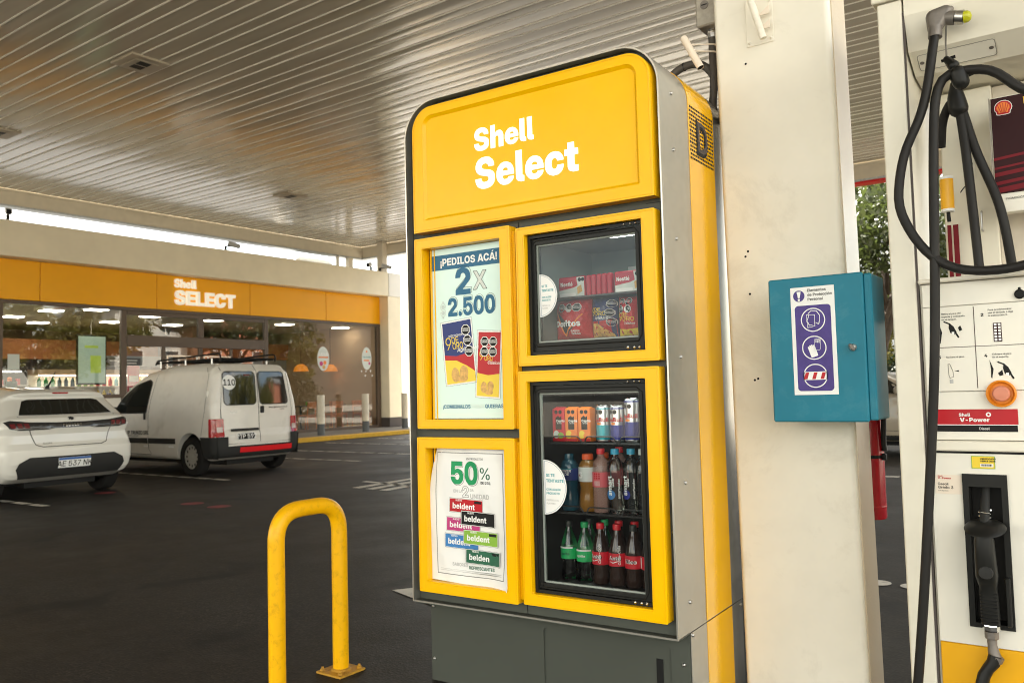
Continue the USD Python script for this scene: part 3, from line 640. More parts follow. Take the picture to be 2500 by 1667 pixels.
# ------------------------------------------------------------------ vehicles
def sil_poly(pts, r=0.06):
    p = Polygon(pts); return p.buffer(-r).buffer(2*r, quad_segs=8).buffer(-r, quad_segs=8).segmentize(0.05)
def loaf(sil, W, R, rearc=0.06, frontc=0.18, L=4.0, crown=0.02):
    """Closed car body: side sheets y=+-Wfull(x,z) rounded towards the silhouette's edge by R(x,z), joined across by strips."""
    from shapely import distance, points as spts, contains_xy
    ring = sil.exterior
    def wid(x, z):
        d = distance(spts(np.c_[x, z]), ring); r = R(x, z)
        q = np.clip(r-d, 0, None); return W(x, z) - r + np.sqrt(np.clip(r*r-q*q, 0, None))
    lv = [0, 0.008, 0.022, 0.045, 0.08, 0.13, 0.20, 0.29]
    pts = []; nb = None
    for d in lv:
        g = sil.buffer(-d) if d else sil
        for p in geoms(g):
            c = np.array(p.exterior.segmentize(0.05).coords)[:-1] if d else np.array(ring.coords)[:-1]
            pts.append(c)
        if d == 0: nb = len(pts[0])
    x0, z0, x1, z1 = sil.bounds
    gx, gz = np.meshgrid(np.arange(x0, x1, 0.09), np.arange(z0, z1, 0.09)); g = np.c_[gx.ravel(), gz.ravel()]
    inn = sil.buffer(-0.34); g = g[contains_xy(inn, g[:, 0], g[:, 1])] if not inn.is_empty else g[:0]
    P = np.vstack(pts+[g]); t = Delaunay(P).simplices; c = P[t].mean(1); t = t[contains_xy(sil, c[:, 0], c[:, 1])]
    a = np.cross(P[t[:, 1]]-P[t[:, 0]], P[t[:, 2]]-P[t[:, 0]]); t[a < 0] = t[a < 0][:, ::-1]; t = t[np.abs(a) > 1e-12]
    w = wid(P[:, 0], P[:, 1]); n = len(P)
    VL = np.c_[P[:, 0], w, P[:, 1]]; VR = np.c_[P[:, 0], -w, P[:, 1]]
    K = 9; mids = []
    bp = P[:nb]; bw = w[:nb]
    for k in range(1, K): mids.append(np.c_[bp[:, 0], bw*(1-2*k/K), bp[:, 1]])
    V = np.vstack([VL, VR]+mids); F = [t[:, ::-1], t+n]
    rows = [np.arange(nb)] + [2*n+(k-1)*nb+np.arange(nb) for k in range(1, K)] + [n+np.arange(nb)]
    ccw = ring.is_ccw
    for r0, r1 in zip(rows, rows[1:]):
        j = np.r_[1:nb, 0]
        q = np.vstack([np.c_[r0, r0[j], r1[j]], np.c_[r0, r1[j], r1]])
        F.append(q if ccw else q[:, ::-1])
    V = V.copy(); yy_ = V[:, 1]/0.8
    e = np.clip(1-V[:, 0]/0.9, 0, 1); V[:, 0] += rearc*yy_**2*e
    e = np.clip((V[:, 0]-(L-1.3))/1.3, 0, 1); V[:, 0] -= frontc*yy_**2*e
    e = np.clip((V[:, 2]-1.0)/0.6, 0, 1); V[:, 2] -= crown*yy_**2*e
    m = T(V, np.vstack(F)); m.merge_vertices(); m.fix_normals()
    return m
class Car:
    def __init__(s, body):
        s.body = body; n = body.vertex_normals; v = body.vertices
        k = n[:, 0] < -0.12; s.rear = LinearNDInterpolator(v[k][:, [1, 2]], v[k][:, 0]); s.rearn = NearestNDInterpolator(v[k][:, [1, 2]], v[k][:, 0])
        k = (n[:, 1] > 0.25); s.side = LinearNDInterpolator(v[k][:, [0, 2]], v[k][:, 1]); s.siden = NearestNDInterpolator(v[k][:, [0, 2]], v[k][:, 1])
    def R(s, y, z):
        a = s.rear(y, z); b = s.rearn(y, z); return np.where(np.isnan(a), b, a)
    def S(s, x, z):
        a = s.side(x, z); b = s.siden(x, z); return np.where(np.isnan(a), b, a)
    def on_rear(s, g, off=0.004, dens=0.05): return wrap(g, lambda u, v: np.c_[s.R(u, v)-off, u, v], dens)
    def on_rear_text(s, g, off=0.005): return wrap(affinity.scale(g, -1, 1, origin=(0, 0)), lambda u, v: np.c_[s.R(u, v)-off, u, v], 0.04)
    def on_left(s, g, off=0.004, dens=0.06): return wrap(g, lambda u, v: np.c_[u, s.S(u, v)+off, v], dens)
    def on_right(s, g, off=0.004, dens=0.06): return wrap(g, lambda u, v: np.c_[u, -s.S(u, v)-off, v], dens)
def seam(line, w=0.007): return LineString(line).buffer(w/2, cap_style='flat')
def wheel(t, x, y, r, w, side, rimr, spokes=9):
    n = sub(t, 'wheel')
    prof = [(rimr, -w/2), (r-0.035, -w/2), (r-0.008, -w/2+0.02), (r, -w/2+0.045), (r, w/2-0.045), (r-0.008, w/2-0.02), (r-0.035, w/2), (rimr, w/2), (rimr-0.01, w/2-0.05), (rimr-0.01, -w/2+0.05), (rimr, -w/2)]
    part(n, 'tyre', lathe(prof, 32, 'y', (x, y, r), False), 'tyre', smooth=35)
    yo = y + side*(w/2-0.035)
    face = Point(0, 0).buffer(rimr-0.004, quad_segs=12)
    for k in range(spokes):
        a = 2*PI*k/spokes; face = face.difference(affinity.rotate(affinity.translate(affinity.scale(Point(0, 0).buffer(0.026), 1.0, 0.75), rimr*0.72, 0), math.degrees(a), origin=(0, 0)))
    part(n, 'rim', sh(ext(face, yo-0.006, yo+0.006, 'xz'), (x, 0, r)), 'rim'); part(n, 'hub_cap', lathe([(0.055, -0.02), (0.05, 0.012), (0.02, 0.02)] if side < 0 else [(0.02, -0.02), (0.05, -0.012), (0.055, 0.02)], 16, 'y', (x, yo, r)), 'rim', smooth=40)
    part(n, 'brake_disc', lathe([(rimr-0.02, -0.01), (rimr-0.02, 0.01)], 20, 'y', (x, yo-side*0.04, r)), 'black')
def carve(body, wheels, ra):
    m = mani(body)
    for x, r in wheels:
        c = m3.Manifold.cylinder(3.0, ra, ra, 40, True).rotate([90, 0, 0]).translate([x, 0, r])
        keep = m3.Manifold.cube([3, 0.9, 3], True).translate([x, 0, r])
        m = m - (c - keep)
    return unmani(m)

def make_van():
    t = thing('delivery_van', 'white panel van with black roof rack parked nose to the shop', 'van', (-10.98, 8.44, 0), rotz=180.0)
    L = 3.92
    sil = sil_poly([(0.02, 0.30), (0.0, 0.42), (0.0, 0.60), (0.03, 0.70), (0.045, 1.05), (0.10, 1.60), (0.22, 1.715), (0.7, 1.745), (1.5, 1.73), (2.1, 1.64), (2.45, 1.46), (2.95, 1.08), (3.35, 0.98), (3.75, 0.86), (3.9, 0.70), (3.92, 0.36), (3.8, 0.24), (0.2, 0.24)], 0.05)
    def W(x, z): return 0.815 - 0.135*np.clip((z-0.95)/0.75, 0, 1)**1.25 - 0.025*np.clip((0.55-z)/0.3, 0, 1) - 0.05*np.clip((x-2.6)/1.3, 0, 1)
    def R(x, z): return 0.10 + 0.06*np.clip((z-1.2)/0.5, 0, 1) + 0.10*np.clip((x-2.5)/1.2, 0, 1)
    body = loaf(sil, W, R, 0.05, 0.22, L, 0.02)
    wh = [(0.64, 0.30), (3.22, 0.30)]
    bc = carve(body, wh, 0.365)
    c = Car(body)
    part(t, 'body', bc, 'van_white', smooth=38)
    part(t, 'underbody', bx(0.25, 3.7, -0.44, 0.44, 0.16, 0.6), 'black')
    for x, r in wh:
        for s in (-1, 1):
            part(t, 'wheel_arch_liner', ext(Point(x, r).buffer(0.362, quad_segs=12).difference(Point(x, r).buffer(0.345, quad_segs=12)).intersection(sbox(x-0.5, 0.2, x+0.5, 1)), 0.46 if s > 0 else -0.70, 0.70 if s > 0 else -0.46, 'xz'), 'black')
            wheel(t, x, s*0.722, r, 0.18, s, 0.195, 12)
    # rear doors
    for g, nm in ((rrect(0.045, 0.60, 1.085, 1.585, 0.06), 'rear_window'), (Polygon([(-0.04, 1.085), (-0.60, 1.085), (-0.52, 1.585), (-0.02, 1.585)]).buffer(-0.05).buffer(0.05), 'rear_window')):
        part(t, nm, c.on_rear(g, 0.006, 0.06), 'car_glass', smooth=50)
        part(t, 'window_seal', c.on_rear(g.buffer(0.014).difference(g), 0.004, 0.05), 'car_plastic')
    part(t, 'door_seam', c.on_rear(union_all([seam([(0.0, 0.50), (0.0, 1.70)], 0.010), seam([(0.655, 0.50), (0.67, 1.0), (0.60, 1.66)], 0.008), seam([(-0.655, 0.50), (-0.67, 1.0), (-0.60, 1.66)], 0.008), seam([(-0.62, 0.485), (0.62, 0.485)], 0.008)]), 0.003, 0.05), 'seam')
    part(t, 'door_handle', cat(*[bx(float(c.R(-0.05, 1.0))-0.03, float(c.R(-0.05, 1.0))+0.01, -0.09, -0.035, 0.94, 1.05, 0.008)]), 'car_plastic')
    for s in (-1, 1):
        g = rrect(0.63, 0.775, 0.60, 0.875, 0.02); g = g if s > 0 else affinity.scale(g, -1, 1, origin=(0, 0))
        tl = part(t, 'tail_light', c.on_rear(g, 0.014, 0.03), 'lamp_red', smooth=60)
        g2 = rrect(0.65, 0.745, 0.67, 0.75, 0.01); g2 = g2 if s > 0 else affinity.scale(g2, -1, 1, origin=(0, 0))
        part(tl, 'clear_lens', c.on_rear(g2, 0.017, 0.03), 'lamp_clear')
        g3 = rrect(0.70, 0.775, 0.60, 0.875, 0.02)
    part(t, 'tail_light_side', c.on_left(rrect(0.06, 0.16, 0.60, 0.875, 0.015), 0.010, 0.03), 'lamp_red', smooth=60)
    bump = union_all([sbox(-0.86, 0.28, 0.86, 0.455), sbox(0.585, 0.45, 0.86, 0.60), sbox(-0.86, 0.45, -0.585, 0.62)]).buffer(-0.015).buffer(0.015)
    part(t, 'rear_bumper', c.on_rear(bump.intersection(sbox(-0.80, 0.2, 0.80, 1)), 0.03, 0.05), 'car_plastic', smooth=50)
    part(t, 'bumper_corner', c.on_left(Polygon([(0.02, 0.27), (0.30, 0.27), (0.335, 0.45), (0.37, 0.60), (0.02, 0.60)]), 0.014, 0.04), 'car_plastic', smooth=50)
    part(t, 'bumper_corner', c.on_right(Polygon([(0.02, 0.27), (0.30, 0.27), (0.335, 0.45), (0.37, 0.60), (0.02, 0.60)]), 0.014, 0.04), 'car_plastic', smooth=50)
    part(t, 'red_reflector_strip', c.on_rear(sbox(-0.61, 0.35, 0.39, 0.43), 0.036, 0.05), 'reflector_red')
    part(t, 'plate_handle_bar', c.on_rear(rrect(0.03, 0.53, 0.675, 0.715, 0.01), 0.03, 0.04), 'car_plastic')
    pl = part(t, 'number_plate', c.on_rear(rrect(0.11, 0.41, 0.545, 0.645, 0.006), 0.012, 0.05), 'print_black')
    part(pl, 'plate_text', c.on_rear_text(text('PTP 592', 0.066, -0.26, 0.562, 'c', 600, 90), 0.015), 'print_white')
    part(pl, 'plate_border', c.on_rear(rrect(0.11, 0.41, 0.545, 0.645, 0.006).difference(sbox(0.117, 0.552, 0.403, 0.638)), 0.015, 0.05), 'print_white')
    st = part(t, 'speed_sticker', c.on_rear(Point(0.505, 1.425).buffer(0.115, quad_segs=10), 0.010, 0.05), 'print_white')
    part(st, 'number', c.on_rear_text(text('110', 0.095, -0.505, 1.378, 'c', 700, 90, sx=0.85), 0.013), 'print_black')
    part(t, 'web_lettering', c.on_rear_text(union_all([text('www.jptrunzo.com.ar', 0.028, -0.0+0.20, 1.015, 'l', 600, 60), text('logística', 0.018, 0.42, 0.985, 'l', 500, 60)]), 0.006), 'print_black')
    part(t, 'model_lettering', c.on_rear_text(text('Partner', 0.03, -0.52, 0.955, 'l', 500, 60, slant=0.2), 0.006), 'steel')
    part(t, 'high_brake_light', c.on_rear(rrect(0.13, 0.25, 1.525, 1.55, 0.008), 0.012, 0.04), 'lamp_dark_red')
    # left side
    win = Polygon([(1.86, 0.99), (2.86, 0.985), (2.60, 1.22), (2.25, 1.42), (1.88, 1.50), (1.80, 1.46)]).buffer(-0.03).buffer(0.03)
    part(t, 'side_window', c.on_left(win, 0.005), 'car_glass', smooth=50); part(t, 'window_seal', c.on_left(win.buffer(0.02).difference(win), 0.003), 'car_plastic')
    part(t, 'side_window', c.on_right(win, 0.005), 'car_glass', smooth=50)
    part(t, 'door_seam', c.on_left(union_all([seam([(1.68, 1.60), (1.76, 1.2), (1.79, 0.9), (1.79, 0.40), (1.72, 0.32)]), seam([(2.92, 0.95), (2.95, 0.40), (2.8, 0.32), (1.75, 0.31)]), seam([(0.42, 1.66), (0.30, 1.55), (0.27, 1.0), (0.36, 0.62)])]), 0.0025), 'seam')
    pr = LineString([(0.36, 1.05), (0.36, 1.50), (0.43, 1.555), (1.50, 1.545), (1.56, 1.5), (1.60, 1.05), (1.52, 1.01), (0.42, 1.01), (0.36, 1.05)]).buffer(0.008)
    part(t, 'pressed_panel', c.on_left(pr, 0.005, 0.04), 'van_white', smooth=60)
    part(t, 'crease', c.on_left(LineString([(0.30, 0.88), (1.7, 0.87)]).buffer(0.006), 0.005, 0.04), 'van_white')
    part(t, 'rub_strip', c.on_left(union_all([sbox(1.02, 0.49, 1.775, 0.575), sbox(1.80, 0.49, 2.83, 0.575)]), 0.012), 'car_plastic')
    part(t, 'side_reflector', c.on_left(union_all([rrect(1.08, 1.22, 0.43, 0.458, 0.006), rrect(1.80, 1.93, 0.43, 0.458, 0.006)]), 0.006), 'print_white')
    part(t, 'door_handle', c.on_left(rrect(1.83, 1.90, 0.87, 0.985, 0.012), 0.022, 0.03), 'car_plastic')
    part(t, 'hinge', cat(bx(0.24, 0.29, 0.70, float(c.S(0.3, 1.25))+0.015, 1.20, 1.30, 0.004)), 'van_white')
    tx = union_all([text('JP TRUNZO SRL', 0.062, -2.42, 0.63, 'l', 700, 80), text('SERVICIOS LOGÍSTICOS', 0.022, -2.42, 0.595, 'l', 500, 60), Polygon([(-2.60, 0.70), (-2.54, 0.67), (-2.48, 0.70), (-2.52, 0.65), (-2.53, 0.61), (-2.55, 0.61), (-2.56, 0.65)])])
    part(t, 'side_lettering', c.on_left(affinity.scale(tx, -1, 1, origin=(0, 0)), 0.005, None), 'print_black')
    part(t, 'wing_mirror', cat(bx(2.86, 3.02, 0.86, 1.06, 0.985, 1.175, 0.035), bx(2.88, 2.96, 0.72, 0.88, 1.02, 1.08, 0.01)), 'car_plastic', smooth=50)
    part(t, 'wing_mirror', cat(bx(2.86, 3.02, -1.06, -0.86, 0.985, 1.175, 0.035), bx(2.88, 2.96, -0.88, -0.72, 1.02, 1.08, 0.01)), 'car_plastic', smooth=50)
    part(t, 'windscreen', T(*(lambda v, f: (v, f))(np.array([(2.16, 0.55, 1.63), (2.16, -0.55, 1.63), (2.93, 0.66, 1.12), (2.93, -0.66, 1.12)]), np.array([(0, 1, 3), (0, 3, 2)]))), 'car_glass')
    # roof rack
    for s in (-1, 1):
        part(t, 'rack_rail', tube(fillet([(0.28, s*0.52, 1.76), (0.28, s*0.52, 1.87), (0.36, s*0.52, 1.88), (2.0, s*0.52, 1.83), (2.05, s*0.52, 1.76)], 0.05), 0.013, 8), 'black')
        part(t, 'rack_rail', tube([(0.3, s*0.50, 1.80), (2.05, s*0.50, 1.785)], 0.016, 8), 'black')
        for x in (0.5, 1.2, 1.9): part(t, 'rack_foot', tube([(x, s*0.52, 1.70), (x, s*0.52, 1.81)], 0.014, 8), 'steel')
    for x in (0.3, 0.75, 1.2, 1.65, 2.03): part(t, 'rack_bar', tube([(x, -0.52, 1.80), (x, 0.52, 1.80)], 0.015, 8), 'black')
    part(t, 'rack_deck', bx(0.9, 1.6, -0.5, 0.0, 1.80, 1.84, 0.01), 'black')
    return t
make_van()

def make_hatch(label, loc, rot, paintm, full=True):
    t = thing('hatchback_car', label, 'car', loc, rotz=rot)
    L = 3.95
    sil = sil_poly([(0.10, 0.28), (0.035, 0.34), (0.0, 0.46), (0.0, 0.62), (0.055, 0.70), (0.075, 0.80), (0.05, 0.90), (0.11, 1.00), (0.18, 1.04), (0.40, 1.255), (0.36, 1.315), (0.50, 1.36), (1.0, 1.40), (1.6, 1.40), (2.1, 1.33), (2.55, 1.12), (2.85, 0.95), (3.3, 0.90), (3.72, 0.78), (3.92, 0.60), (3.95, 0.40), (3.85, 0.24), (0.3, 0.22)], 0.025)
    def W(x, z): return 0.83 - 0.24*np.clip((z-0.90)/0.48, 0, 1)**1.1 - 0.04*np.clip((0.5-z)/0.3, 0, 1) - 0.035*np.exp(-((z-0.80)/0.07)**2) - 0.06*np.clip((x-2.8)/1.1, 0, 1)
    def R(x, z): return 0.12 + 0.05*np.clip((z-1.0)/0.4, 0, 1) + 0.12*np.clip((x-2.6)/1.2, 0, 1) + 0.02*np.exp(-((x-0.05)/0.3)**2)
    body = loaf(sil, W, R, 0.06, 0.30, L, 0.03)
    wh = [(0.70, 0.31), (3.18, 0.31)]
    bc = carve(body, wh, 0.36); c = Car(body)
    part(t, 'body', bc, paintm, smooth=38)
    part(t, 'underbody', bx(0.35, 3.6, -0.44, 0.44, 0.15, 0.6), 'black')
    for x, r in wh:
        for s in (-1, 1):
            part(t, 'wheel_arch_liner', ext(Point(x, r).buffer(0.358, quad_segs=12).difference(Point(x, r).buffer(0.34, quad_segs=12)).intersection(sbox(x-0.5, 0.2, x+0.5, 1)), 0.46 if s > 0 else -0.70, 0.70 if s > 0 else -0.46, 'xz'), 'black')
            wheel(t, x, s*0.715, r, 0.20, s, 0.205, 7)
    gl = Polygon([(0.575, 1.045), (0.47, 1.215), (0.40, 1.232), (-0.40, 1.232), (-0.47, 1.215), (-0.575, 1.045), (-0.3, 1.04), (0.3, 1.04)])
    part(t, 'rear_window', c.on_rear(gl, 0.005), 'car_glass', smooth=50)
    part(t, 'high_brake_light', c.on_rear(rrect(-0.10, 0.10, 1.300, 1.318, 0.006), 0.010, 0.03), 'lamp_red')
    bar = Polygon([(0.765, 0.965), (0.70, 0.985), (0.50, 0.958), (0.2, 0.945), (-0.2, 0.945), (-0.50, 0.958), (-0.70, 0.985), (-0.765, 0.965), (-0.72, 0.885), (-0.62, 0.862), (-0.3, 0.862), (-0.22, 0.878), (0.22, 0.878), (0.3, 0.862), (0.62, 0.862), (0.72, 0.885)])
    part(t, 'light_bar', c.on_rear(bar, 0.010, 0.04), 'car_black', smooth=50)
    for s in (-1, 1):
        tl = sub(t, 'tail_light')
        for k in range(3):
            y = 0.50+0.075*k; g = Polygon([(y, 0.89), (y+0.055, 0.89), (y+0.068, 0.945), (y+0.013, 0.945)]); g = g if s > 0 else affinity.scale(g, -1, 1, origin=(0, 0))
            part(tl, 'lens', c.on_rear(g, 0.014, 0.03), 'lamp_dark_red')
    part(t, 'emblem', c.on_rear(Polygon([(-0.03, 0.975), (-0.035, 1.0), (0.0, 1.012), (0.04, 1.0), (0.025, 0.985), (0.035, 0.97), (0.01, 0.978), (0.0, 0.965)]), 0.012, 0.02), 'car_plastic')
    part(t, 'bar_lettering', c.on_rear_text(text('PEUGEOT', 0.028, 0, 0.895, 'c', 600, 70, track=0.25), 0.014), 'chrome')
    lid = [(0.50, 0.86), (0.435, 0.68), (0.36, 0.655), (-0.36, 0.655), (-0.435, 0.68), (-0.50, 0.86)]
    part(t, 'lid_seam', c.on_rear(union_all([seam(lid, 0.009), seam([(0.60, 1.03), (0.55, 0.98)], 0.007), seam([(-0.60, 1.03), (-0.55, 0.98)], 0.007)]), 0.003, 0.03), 'seam')
    part(t, 'model_lettering', c.on_rear_text(text('ALLURE', 0.022, -0.36, 0.685, 'l', 600, 60, slant=0.15), 0.005), 'steel')
    dif = Polygon([(0.345, 0.53), (-0.52, 0.535), (-0.64, 0.47), (-0.67, 0.40), (-0.62, 0.28), (0.62, 0.28), (0.67, 0.40), (0.55, 0.50)])
    dif = union_all([dif, affinity.scale(dif, -1, 1, origin=(0, 0))])
    part(t, 'bumper_diffuser', c.on_rear(dif, 0.010, 0.05), 'car_plastic', smooth=50)
    pl = part(t, 'number_plate', c.on_rear(rrect(-0.20, 0.20, 0.385, 0.51, 0.006), 0.020, 0.06), 'print_white')
    part(pl, 'plate_band', c.on_rear(sbox(-0.198, 0.482, 0.198, 0.508), 0.023, 0.06), 'plate_blue')
    if full: part(pl, 'plate_text', c.on_rear_text(text('AE 537 NK', 0.066, 0, 0.402, 'c', 500, 90, sx=0.93), 0.023), 'print_black')
    part(t, 'antenna', tube([(0.72, 0.0, 1.375), (0.66, 0.0, 1.42), (0.50, 0.0, 1.58)], [0.03, 0.012, 0.004], 8), 'car_plastic')
    win = Polygon([(0.62, 1.02), (2.62, 0.985), (2.2, 1.24), (1.7, 1.33), (1.0, 1.33), (0.72, 1.24)]).buffer(-0.03).buffer(0.03)
    for f, s in ((c.on_left, 1), (c.on_right, -1)):
        part(t, 'side_window', f(win, 0.005), 'car_glass', smooth=50)
        part(t, 'door_seam', f(union_all([seam([(1.05, 0.9), (1.15, 0.42), (2.55, 0.40), (2.62, 0.9)]), seam([(1.78, 1.0), (1.78, 0.4)])]), 0.003), 'seam')
        part(t, 'window_pillar', f(sbox(1.70, 0.99, 1.80, 1.34), 0.007), 'car_black')
        part(t, 'door_handle', f(union_all([rrect(1.82, 1.98, 0.84, 0.87, 0.01), rrect(1.08, 1.22, 0.85, 0.88, 0.01)]), 0.015, 0.03), paintm)
        part(t, 'sill_trim', f(sbox(1.08, 0.25, 2.8, 0.33), 0.008), 'car_plastic')
        part(t, 'wing_mirror', bx(2.42, 2.56, s*0.93-0.10, s*0.93+0.10, 0.97, 1.10, 0.035), paintm, smooth=50)
        part(t, 'headlight', f(Polygon([(3.35, 0.66), (3.85, 0.60), (3.80, 0.72), (3.42, 0.80)]), 0.008, 0.04), 'chrome')
    return t
make_hatch('white hatchback car with black tail light bar at the left edge', (-10.62, 5.36, 0), 180.0, 'car_white')
make_hatch('beige car seen in the gap between the column and the fuel pump', (-5.2, 15.2, 0), -4.0, 'car_beige', full=False)
# ------------------------------------------------------------------ kiosk (local axes: x right, y into the kiosk, z up)
KDEG = 2.1177; KR = math.radians(KDEG)
K0 = np.array([-1.555, 2.64, 0.0]) + (-0.271)*np.array([math.cos(KR), math.sin(KR), 0])
kio = thing('vending_kiosk', 'tall yellow and charcoal self service kiosk with a rounded top, glass fridges and posters', 'kiosk', K0, rotz=KDEG)
KD = 0.775
def prof(x0, x1, z0, z1, r):
    return union_all([Point(x0+r, z1-r).buffer(r, quad_segs=12), Point(x1-r, z1-r).buffer(r, quad_segs=12), sbox(x0, z0, x1, z1-r), sbox(x0+r, z0, x1-r, z1)])
outer = prof(-0.579, 0.579, 0.347, 2.413, 0.155); inner = prof(-0.575, 0.575, 0.340, 2.409, 0.151)
shell_ = ext(outer.difference(inner), -0.004, KD, 'xz')
part(kio, 'shell', shell_, 'shell_metal', smooth=25)
part(kio, 'shell_edge', ext(outer.buffer(0.0015).difference(outer.buffer(-0.0045)), -0.010, -0.004, 'xz'), 'edge_metal', smooth=25)
part(kio, 'bottom_ledge', cat(bx(-0.579, 0.579, -0.008, 0.098, 0.341, 0.351, 0.002)), 'charcoal')
f1o = sbox(0.014, 1.326, 0.500, 1.786); f2o = sbox(0.008, 0.441, 0.495, 1.228)
front = inner.buffer(-0.002).difference(union_all([f1o, f2o, sbox(-0.49, 1.09, -0.102, 1.79), sbox(-0.49, 0.44, -0.104, 0.972)]))
part(kio, 'front_panel', ext(front, 0.030, 0.045, 'xz'), 'charcoal')
part(kio, 'panel_joint', cat(bx(-0.045, -0.043, 0.0285, 0.030, 0.352, 0.40), bx(0.50, 0.572, 0.0285, 0.030, 1.843, 1.845), bx(-0.0415, -0.0395, 0.028, 0.030, 0.40, 1.85)), 'black')
part(kio, 'back_panel', ext(inner.buffer(-0.002), KD-0.02, KD-0.005, 'xz'), 'charcoal')
# side bands and vents
band = outer.buffer(0.0025).difference(outer.buffer(0.0004))
part(kio, 'yellow_band', ext(band.intersection(sbox(-1, 0.351, 1, 3)), 0.256, 0.518, 'xz'), 'side_yellow', smooth=25)
mat('vent_yellow', (0.55, 0.27, 0.004), 0.35)
holes = []
for k, z in enumerate(np.arange(2.045, 2.240, 0.0150)):
    for y in np.arange(0.264+(k % 2)*0.004, 0.505, 0.0175): holes.append(sbox(y, z, y+0.0125, z+0.0085))
part(kio, 'vent_slots', wrap(union_all(holes), lambda u, v: np.c_[np.full_like(u, 0.5822), u, v]), 'black', kind='stuff')
dd = text('D', 0.13, 0.388, 2.075, 'c', 800, 100)
part(kio, 'vent_letter', wrap(dd, lambda u, v: np.c_[np.full_like(u, 0.5826), u, v]), 'skirting')
part(kio, 'vent_letter_shade', wrap(dd.difference(affinity.translate(dd, 0.008, 0.008)).buffer(0.004), lambda u, v: np.c_[np.full_like(u, 0.5829), u, v]), 'black')
def bolt(node, x, y, z, ax='x', r=0.007, mt='steel'):
    pr = [(r, 0), (r*0.95, 0.003), (r*0.5, 0.006), (0.001, 0.0065)]
    m = lathe(pr, 10)
    if ax == 'x': m.vertices = np.c_[m.vertices[:, 2], m.vertices[:, 1], -m.vertices[:, 0]]
    if ax == '-y': m.vertices = np.c_[m.vertices[:, 0], -m.vertices[:, 2], m.vertices[:, 1]]
    part(node, 'bolt', sh(m, (x, y, z)), mt, smooth=50)
for z in (2.246, 2.04, 1.72, 1.30, 0.86, 0.45): bolt(kio, 0.579, 0.105, z)
for z in (0.42, 1.0, 1.6): bolt(kio, 0.579, 0.66, z)
for z in (2.15, 1.88, 1.60, 1.15, 0.70): bolt(kio, 0.560, 0.030, z, '-y', 0.006)
# base
part(kio, 'base', bx(-0.572, 0.5785, 0.100, 0.655, 0.0, 0.340, 0.002), 'charcoal')
part(kio, 'base_side', bx(0.5785, 0.5805, 0.099, 0.252, 0.0, 0.345), 'shell_metal'); part(kio, 'base_yellow_band', bx(0.5785, 0.5820, 0.2525, 0.518, 0.0, 0.345), 'side_yellow'); part(kio, 'base_side', bx(0.5785, 0.5805, 0.5185, 0.640, 0.0, 0.345), 'shell_metal')
dr = rrect(-0.017, 0.506, -0.2, 0.287, 0.012)
fr_ = sbox(-0.570, 0.002, 0.577, 0.338).difference(dr).difference(sbox(-1, -1, 1, 0.002))
part(kio, 'base_front', ext(fr_, 0.094, 0.0995, 'xz'), 'charcoal')
part(kio, 'base_door_slot', bx(0.448, 0.473, 0.0975, 0.0998, 0.02, 0.240), 'black')
for x, z in ((-0.556, 0.305), (-0.556, 0.09), (0.553, 0.235), (0.553, 0.05)): bolt(kio, x, 0.094, z, '-y')
bolt(kio, 0.5805, 0.115, 0.335); bolt(kio, 0.5805, 0.615, 0.328)
# lit sign
so = prof(-0.526, 0.556, 1.858, 2.379, 0.098); si = prof(-0.472, 0.502, 1.905, 2.342, 0.045)
sg2 = sub(kio, 'sign_panel')
part(sg2, 'rim', ext(so.difference(si), -0.022, 0.034, 'xz'), 'yellow', smooth=25)
def bevel_ring(a, b, ya, yb):
    n = 160; pa = np.array([a.exterior.interpolate(t, normalized=True).coords[0] for t in np.linspace(0, 1, n, endpoint=False)]); pb = np.array([b.exterior.interpolate(b.exterior.project(Point(p))).coords[0] for p in pa])
    v = np.vstack([np.c_[pa[:, 0], np.full(n, ya), pa[:, 1]], np.c_[pb[:, 0], np.full(n, yb), pb[:, 1]]]); i = np.arange(n); j = np.r_[1:n, 0]
    return T(v, np.vstack([np.c_[i, j, n+j], np.c_[i, n+j, n+i]]))
part(sg2, 'inner_bevel', bevel_ring(si.buffer(0.001), si.buffer(-0.012), -0.0222, -0.010), 'yellow', smooth=40)
part(sg2, 'outer_bevel', bevel_ring(so.buffer(0.0004), so.buffer(-0.007), -0.014, -0.0235), 'yellow', smooth=40)
part(sg2, 'face', ext(si.buffer(-0.011), -0.0105, 0.0, 'xz'), 'yellow')
def fit(word, x0, x1, z0, h, wt=850, size=200, **k):
    g = text(word, h, 0, 0, 'l', wt, size, **k); b = g.bounds
    g = affinity.scale(g, (x1-x0)/(b[2]-b[0]), 1, origin=(b[0], 0)); return affinity.translate(g, x0-b[0], z0)
for w, a, b, z, h in (('Shell', -0.213, 0.066, 2.149, 0.090), ('Select', -0.211, 0.256, 1.996, 0.122)):
    part(sg2, 'lettering', ext(fit(w, a, b, z, h, 860), -0.0130, -0.0104, 'xz'), 'letter_white')
